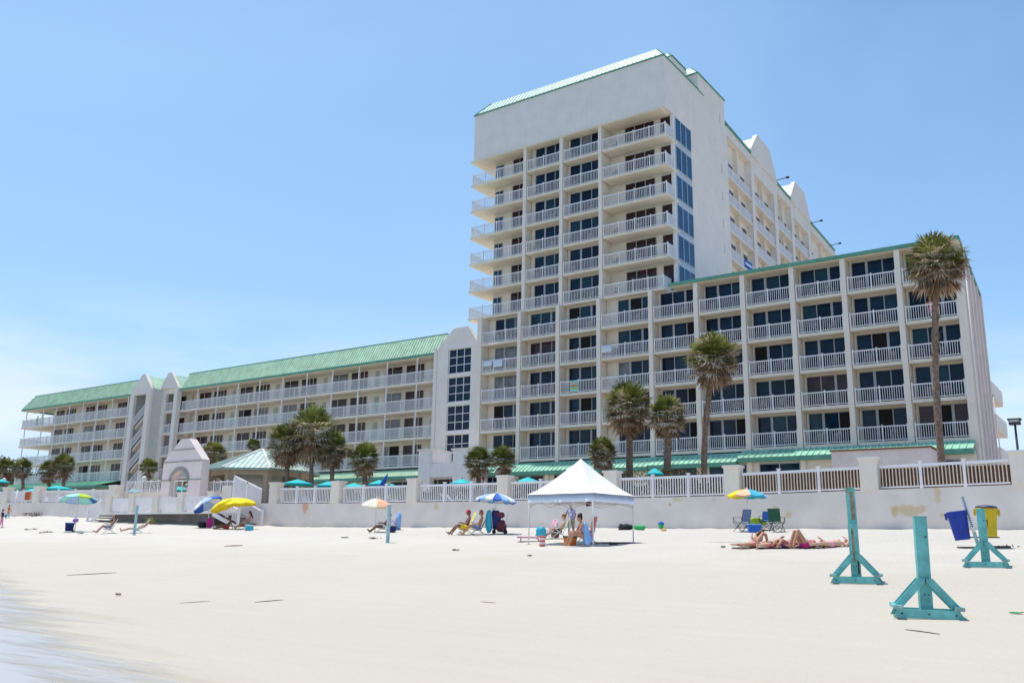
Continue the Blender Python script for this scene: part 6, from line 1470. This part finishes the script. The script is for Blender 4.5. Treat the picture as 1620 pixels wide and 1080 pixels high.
P(214, 843, LEFT, lie_back(), 'person lying back in the pale green lounge chair left of the boardwalk', skin='skin_fair', bottom=('fab_mint', 'brief'), hair='hair_ginger')
P(12, 819, -.6, stand(.12, .1), 'small child in an orange top walking by the wall at the far left', scale=.72, top=('fab_orange', 'full'), bottom=('fab_peach', 'brief'))
P(1, 834, -.4, stand(.1, .12), 'person in black and teal cut by the left edge of the picture', scale=.86, top=('fab_black', 'full'), bottom=('fab_pink', 'pants'), extra=[('bag', lambda j: [('c', j['wrL'] + V((0, 0, .1)), j['wrL'] + V((0, .05, .3)), .1, .12)], 'fab_aqua')])
P(360, 837, LEFT, ground_sit(), 'man in red shorts sitting on the sand with legs stretched out', skin='skin_deep', bottom=('fab_red', 'shorts'), hair='hair_dark')
P(388, 836, LEFT, sit_low(False, .3, .3), 'woman with long dark hair seated beside the man in red shorts', skin='skin_tan', top=('fab_pink', 'bikini'), bottom=('fab_aqua', 'brief'), hair='hair_dark', longhair=True, female=True)
P(604, 842, LEFT, sit_low(False, .6, .3), 'person in red reclining under the peach umbrella', skin='skin_deep', top=('fab_coral', 'half'), bottom=('fab_white', 'brief'), hat=('fab_white', 'cap'))
P(733, 846, LEFT + .2, sit_low(True, .3), 'person in red cap and yellow shorts seated left of the pair by the cart', skin='skin_deep', bottom=('fab_yellow', 'shorts'), hat=('fab_red', 'cap'), scale=1.02)
P(753, 846, LEFT - .1, sit_low(True, .3), 'ginger haired person in grey swimwear seated right of the pair by the cart', skin='skin_tan', bottom=('fab_denim', 'shorts'), hair='hair_ginger', extra=[('book', lambda j: [('c', j['wrL'] + V((.05, 0, .05)), j['wrR'] + V((.05, 0, .05)), .06, .06)], 'fab_white')])
P(882, 852, LEFT, sit_low(True, .42), 'ginger haired child in brown shorts sitting in the lime green chair', skin='skin_fair', bottom=('hair_brown', 'shorts'), hair='hair_ginger', scale=.88)
P(904, 850, PI / 2 + .3, stand(.05, .14, .25), 'person in a lilac shirt standing bent behind the front tent leg', skin='skin_deep', top=('fab_purple', 'full'), bottom=('fab_khaki', 'pants'), hair='hair_grey', scale=.84)
girl = base_pose((-.12, 0, .34), (.0, 0, .60), (.06, 0, .80), (.12, 0, .98), (1, 0, -.6), [(.18, .2, .52), (.34, .08, .5), (.18, -.2, .52), (.34, -.08, .46)], [(.34, .1, .50), (.52, .12, .07), (.36, -.1, .48), (.58, -.1, .07)])
P(922, 864, LEFT + .25, girl, 'girl with dark bun wrapped in a light blue towel on the red chair', skin='skin_tan', hair='hair_dark', top=('fab_purple', 'half'), bottom=('fab_purple', 'brief'), female=True,
  extra=[('towel', lambda j: [('c', j['neck'] - V((.12, .0, .05)), j['pel'] + V((-.1, .12, -.1)), .09, .11), ('c', j['neck'] + V((-.1, .1, -.05)), j['pel'] + V((.0, .2, -.22)), .07, .10), ('c', j['neck'] + V((-.1, -.1, -.05)), j['pel'] + V((-.02, -.2, -.2)), .07, .09)], 'fab_sky'), ('bun', lambda j: [('b', j['head'] + V((-.05, 0, .12)), .06, (1, 1, 1), None)], 'hair_dark')])
# row of sunbathers on the right
P(1192, 866, 1.0, prone(.30), 'leftmost sunbather in a pink bikini lying face down with long dark hair', skin='skin_tan', top=('fab_pink', 'bikini'), bottom=('fab_pink', 'brief'), hair='hair_brown', longhair=True, female=True, scale=.95)
P(1219, 866, .95, prone(.08, .22), 'second sunbather from the left lying face down in a black bikini', skin='skin_fair', top=('fab_black', 'bikini'), bottom=('fab_black', 'brief'), hair='hair_brown', female=True, scale=.92)
P(1243, 866, PI + .95, supine(.22), 'tanned sunbather in pink lying on the back in the middle of the row', skin='skin_tan', top=('fab_pink', 'bikini'), bottom=('fab_pink', 'brief'), female=True, hair='hair_brown')
P(1273, 867, PI + .7, supine(.52, True), 'sunbather in a bright pink bikini with both knees raised high', skin='skin_tan', top=('fab_magenta', 'bikini'), bottom=('fab_magenta', 'brief'), female=True, hair='hair_dark')
P(1313, 866, PI + .75, supine(.0, True), 'rightmost sunbather lying on a lime green towel, head to the right', skin='skin_fair', top=('fab_peach', 'bikini'), bottom=('fab_pink', 'brief'), female=True, hair='hair_ginger')
# on the terrace and balconies
Xm = atx(767, 45.6, 3.4); person((Xm, 45.7, wtop(Xm) - .12), PI + .5, stand(.03, .1, .3), 'man in a white sleeveless top leaning at the terrace fence between two low palms', skin='skin_deep', top=('fab_white', 'half'), bottom=('fab_sky', 'shorts'), hair='hair_brown', scale=1.02)
Xm = atx(818, 46.0, 3.4); person((Xm, 46.1, wtop(Xm) - .12), -PI / 2, stand(.03, .1, .1), 'person in a pale top standing behind the fence, left of the tent', skin='skin_fair', top=('fab_peach', 'full'), bottom=('fab_white', 'shorts'), hair='hair_grey', scale=.95)
Xm = at(1471, 475, 65.7).x; person((Xm, 65.75, FZ(4)), -PI / 2, stand(.0, .15, .1), 'person in a pink top at an open balcony door beside the tallest palm trunk', skin='skin_tan', top=('fab_coral', 'full'), bottom=('fab_pink', 'shorts'), hair='hair_dark')
Xm = at(68, 656, 65.6).x; person((Xm, 65.7, FZ(4)), -PI / 2, stand(.0, .15, .2), 'person in black leaning on the top corner balcony at the far left end', skin='skin_tan', top=('fab_black', 'full'), bottom=('fab_black', 'pants'), hair='hair_dark')
Xm = at(61, 656, 66.2).x; person((Xm, 66.1, FZ(4)), 0, stand(.0, .15, .2), 'second person on the top corner balcony, in a pale blue shirt', skin='skin_tan', top=('fab_sky', 'full'), bottom=('fab_denim', 'pants'), hair='hair_grey')
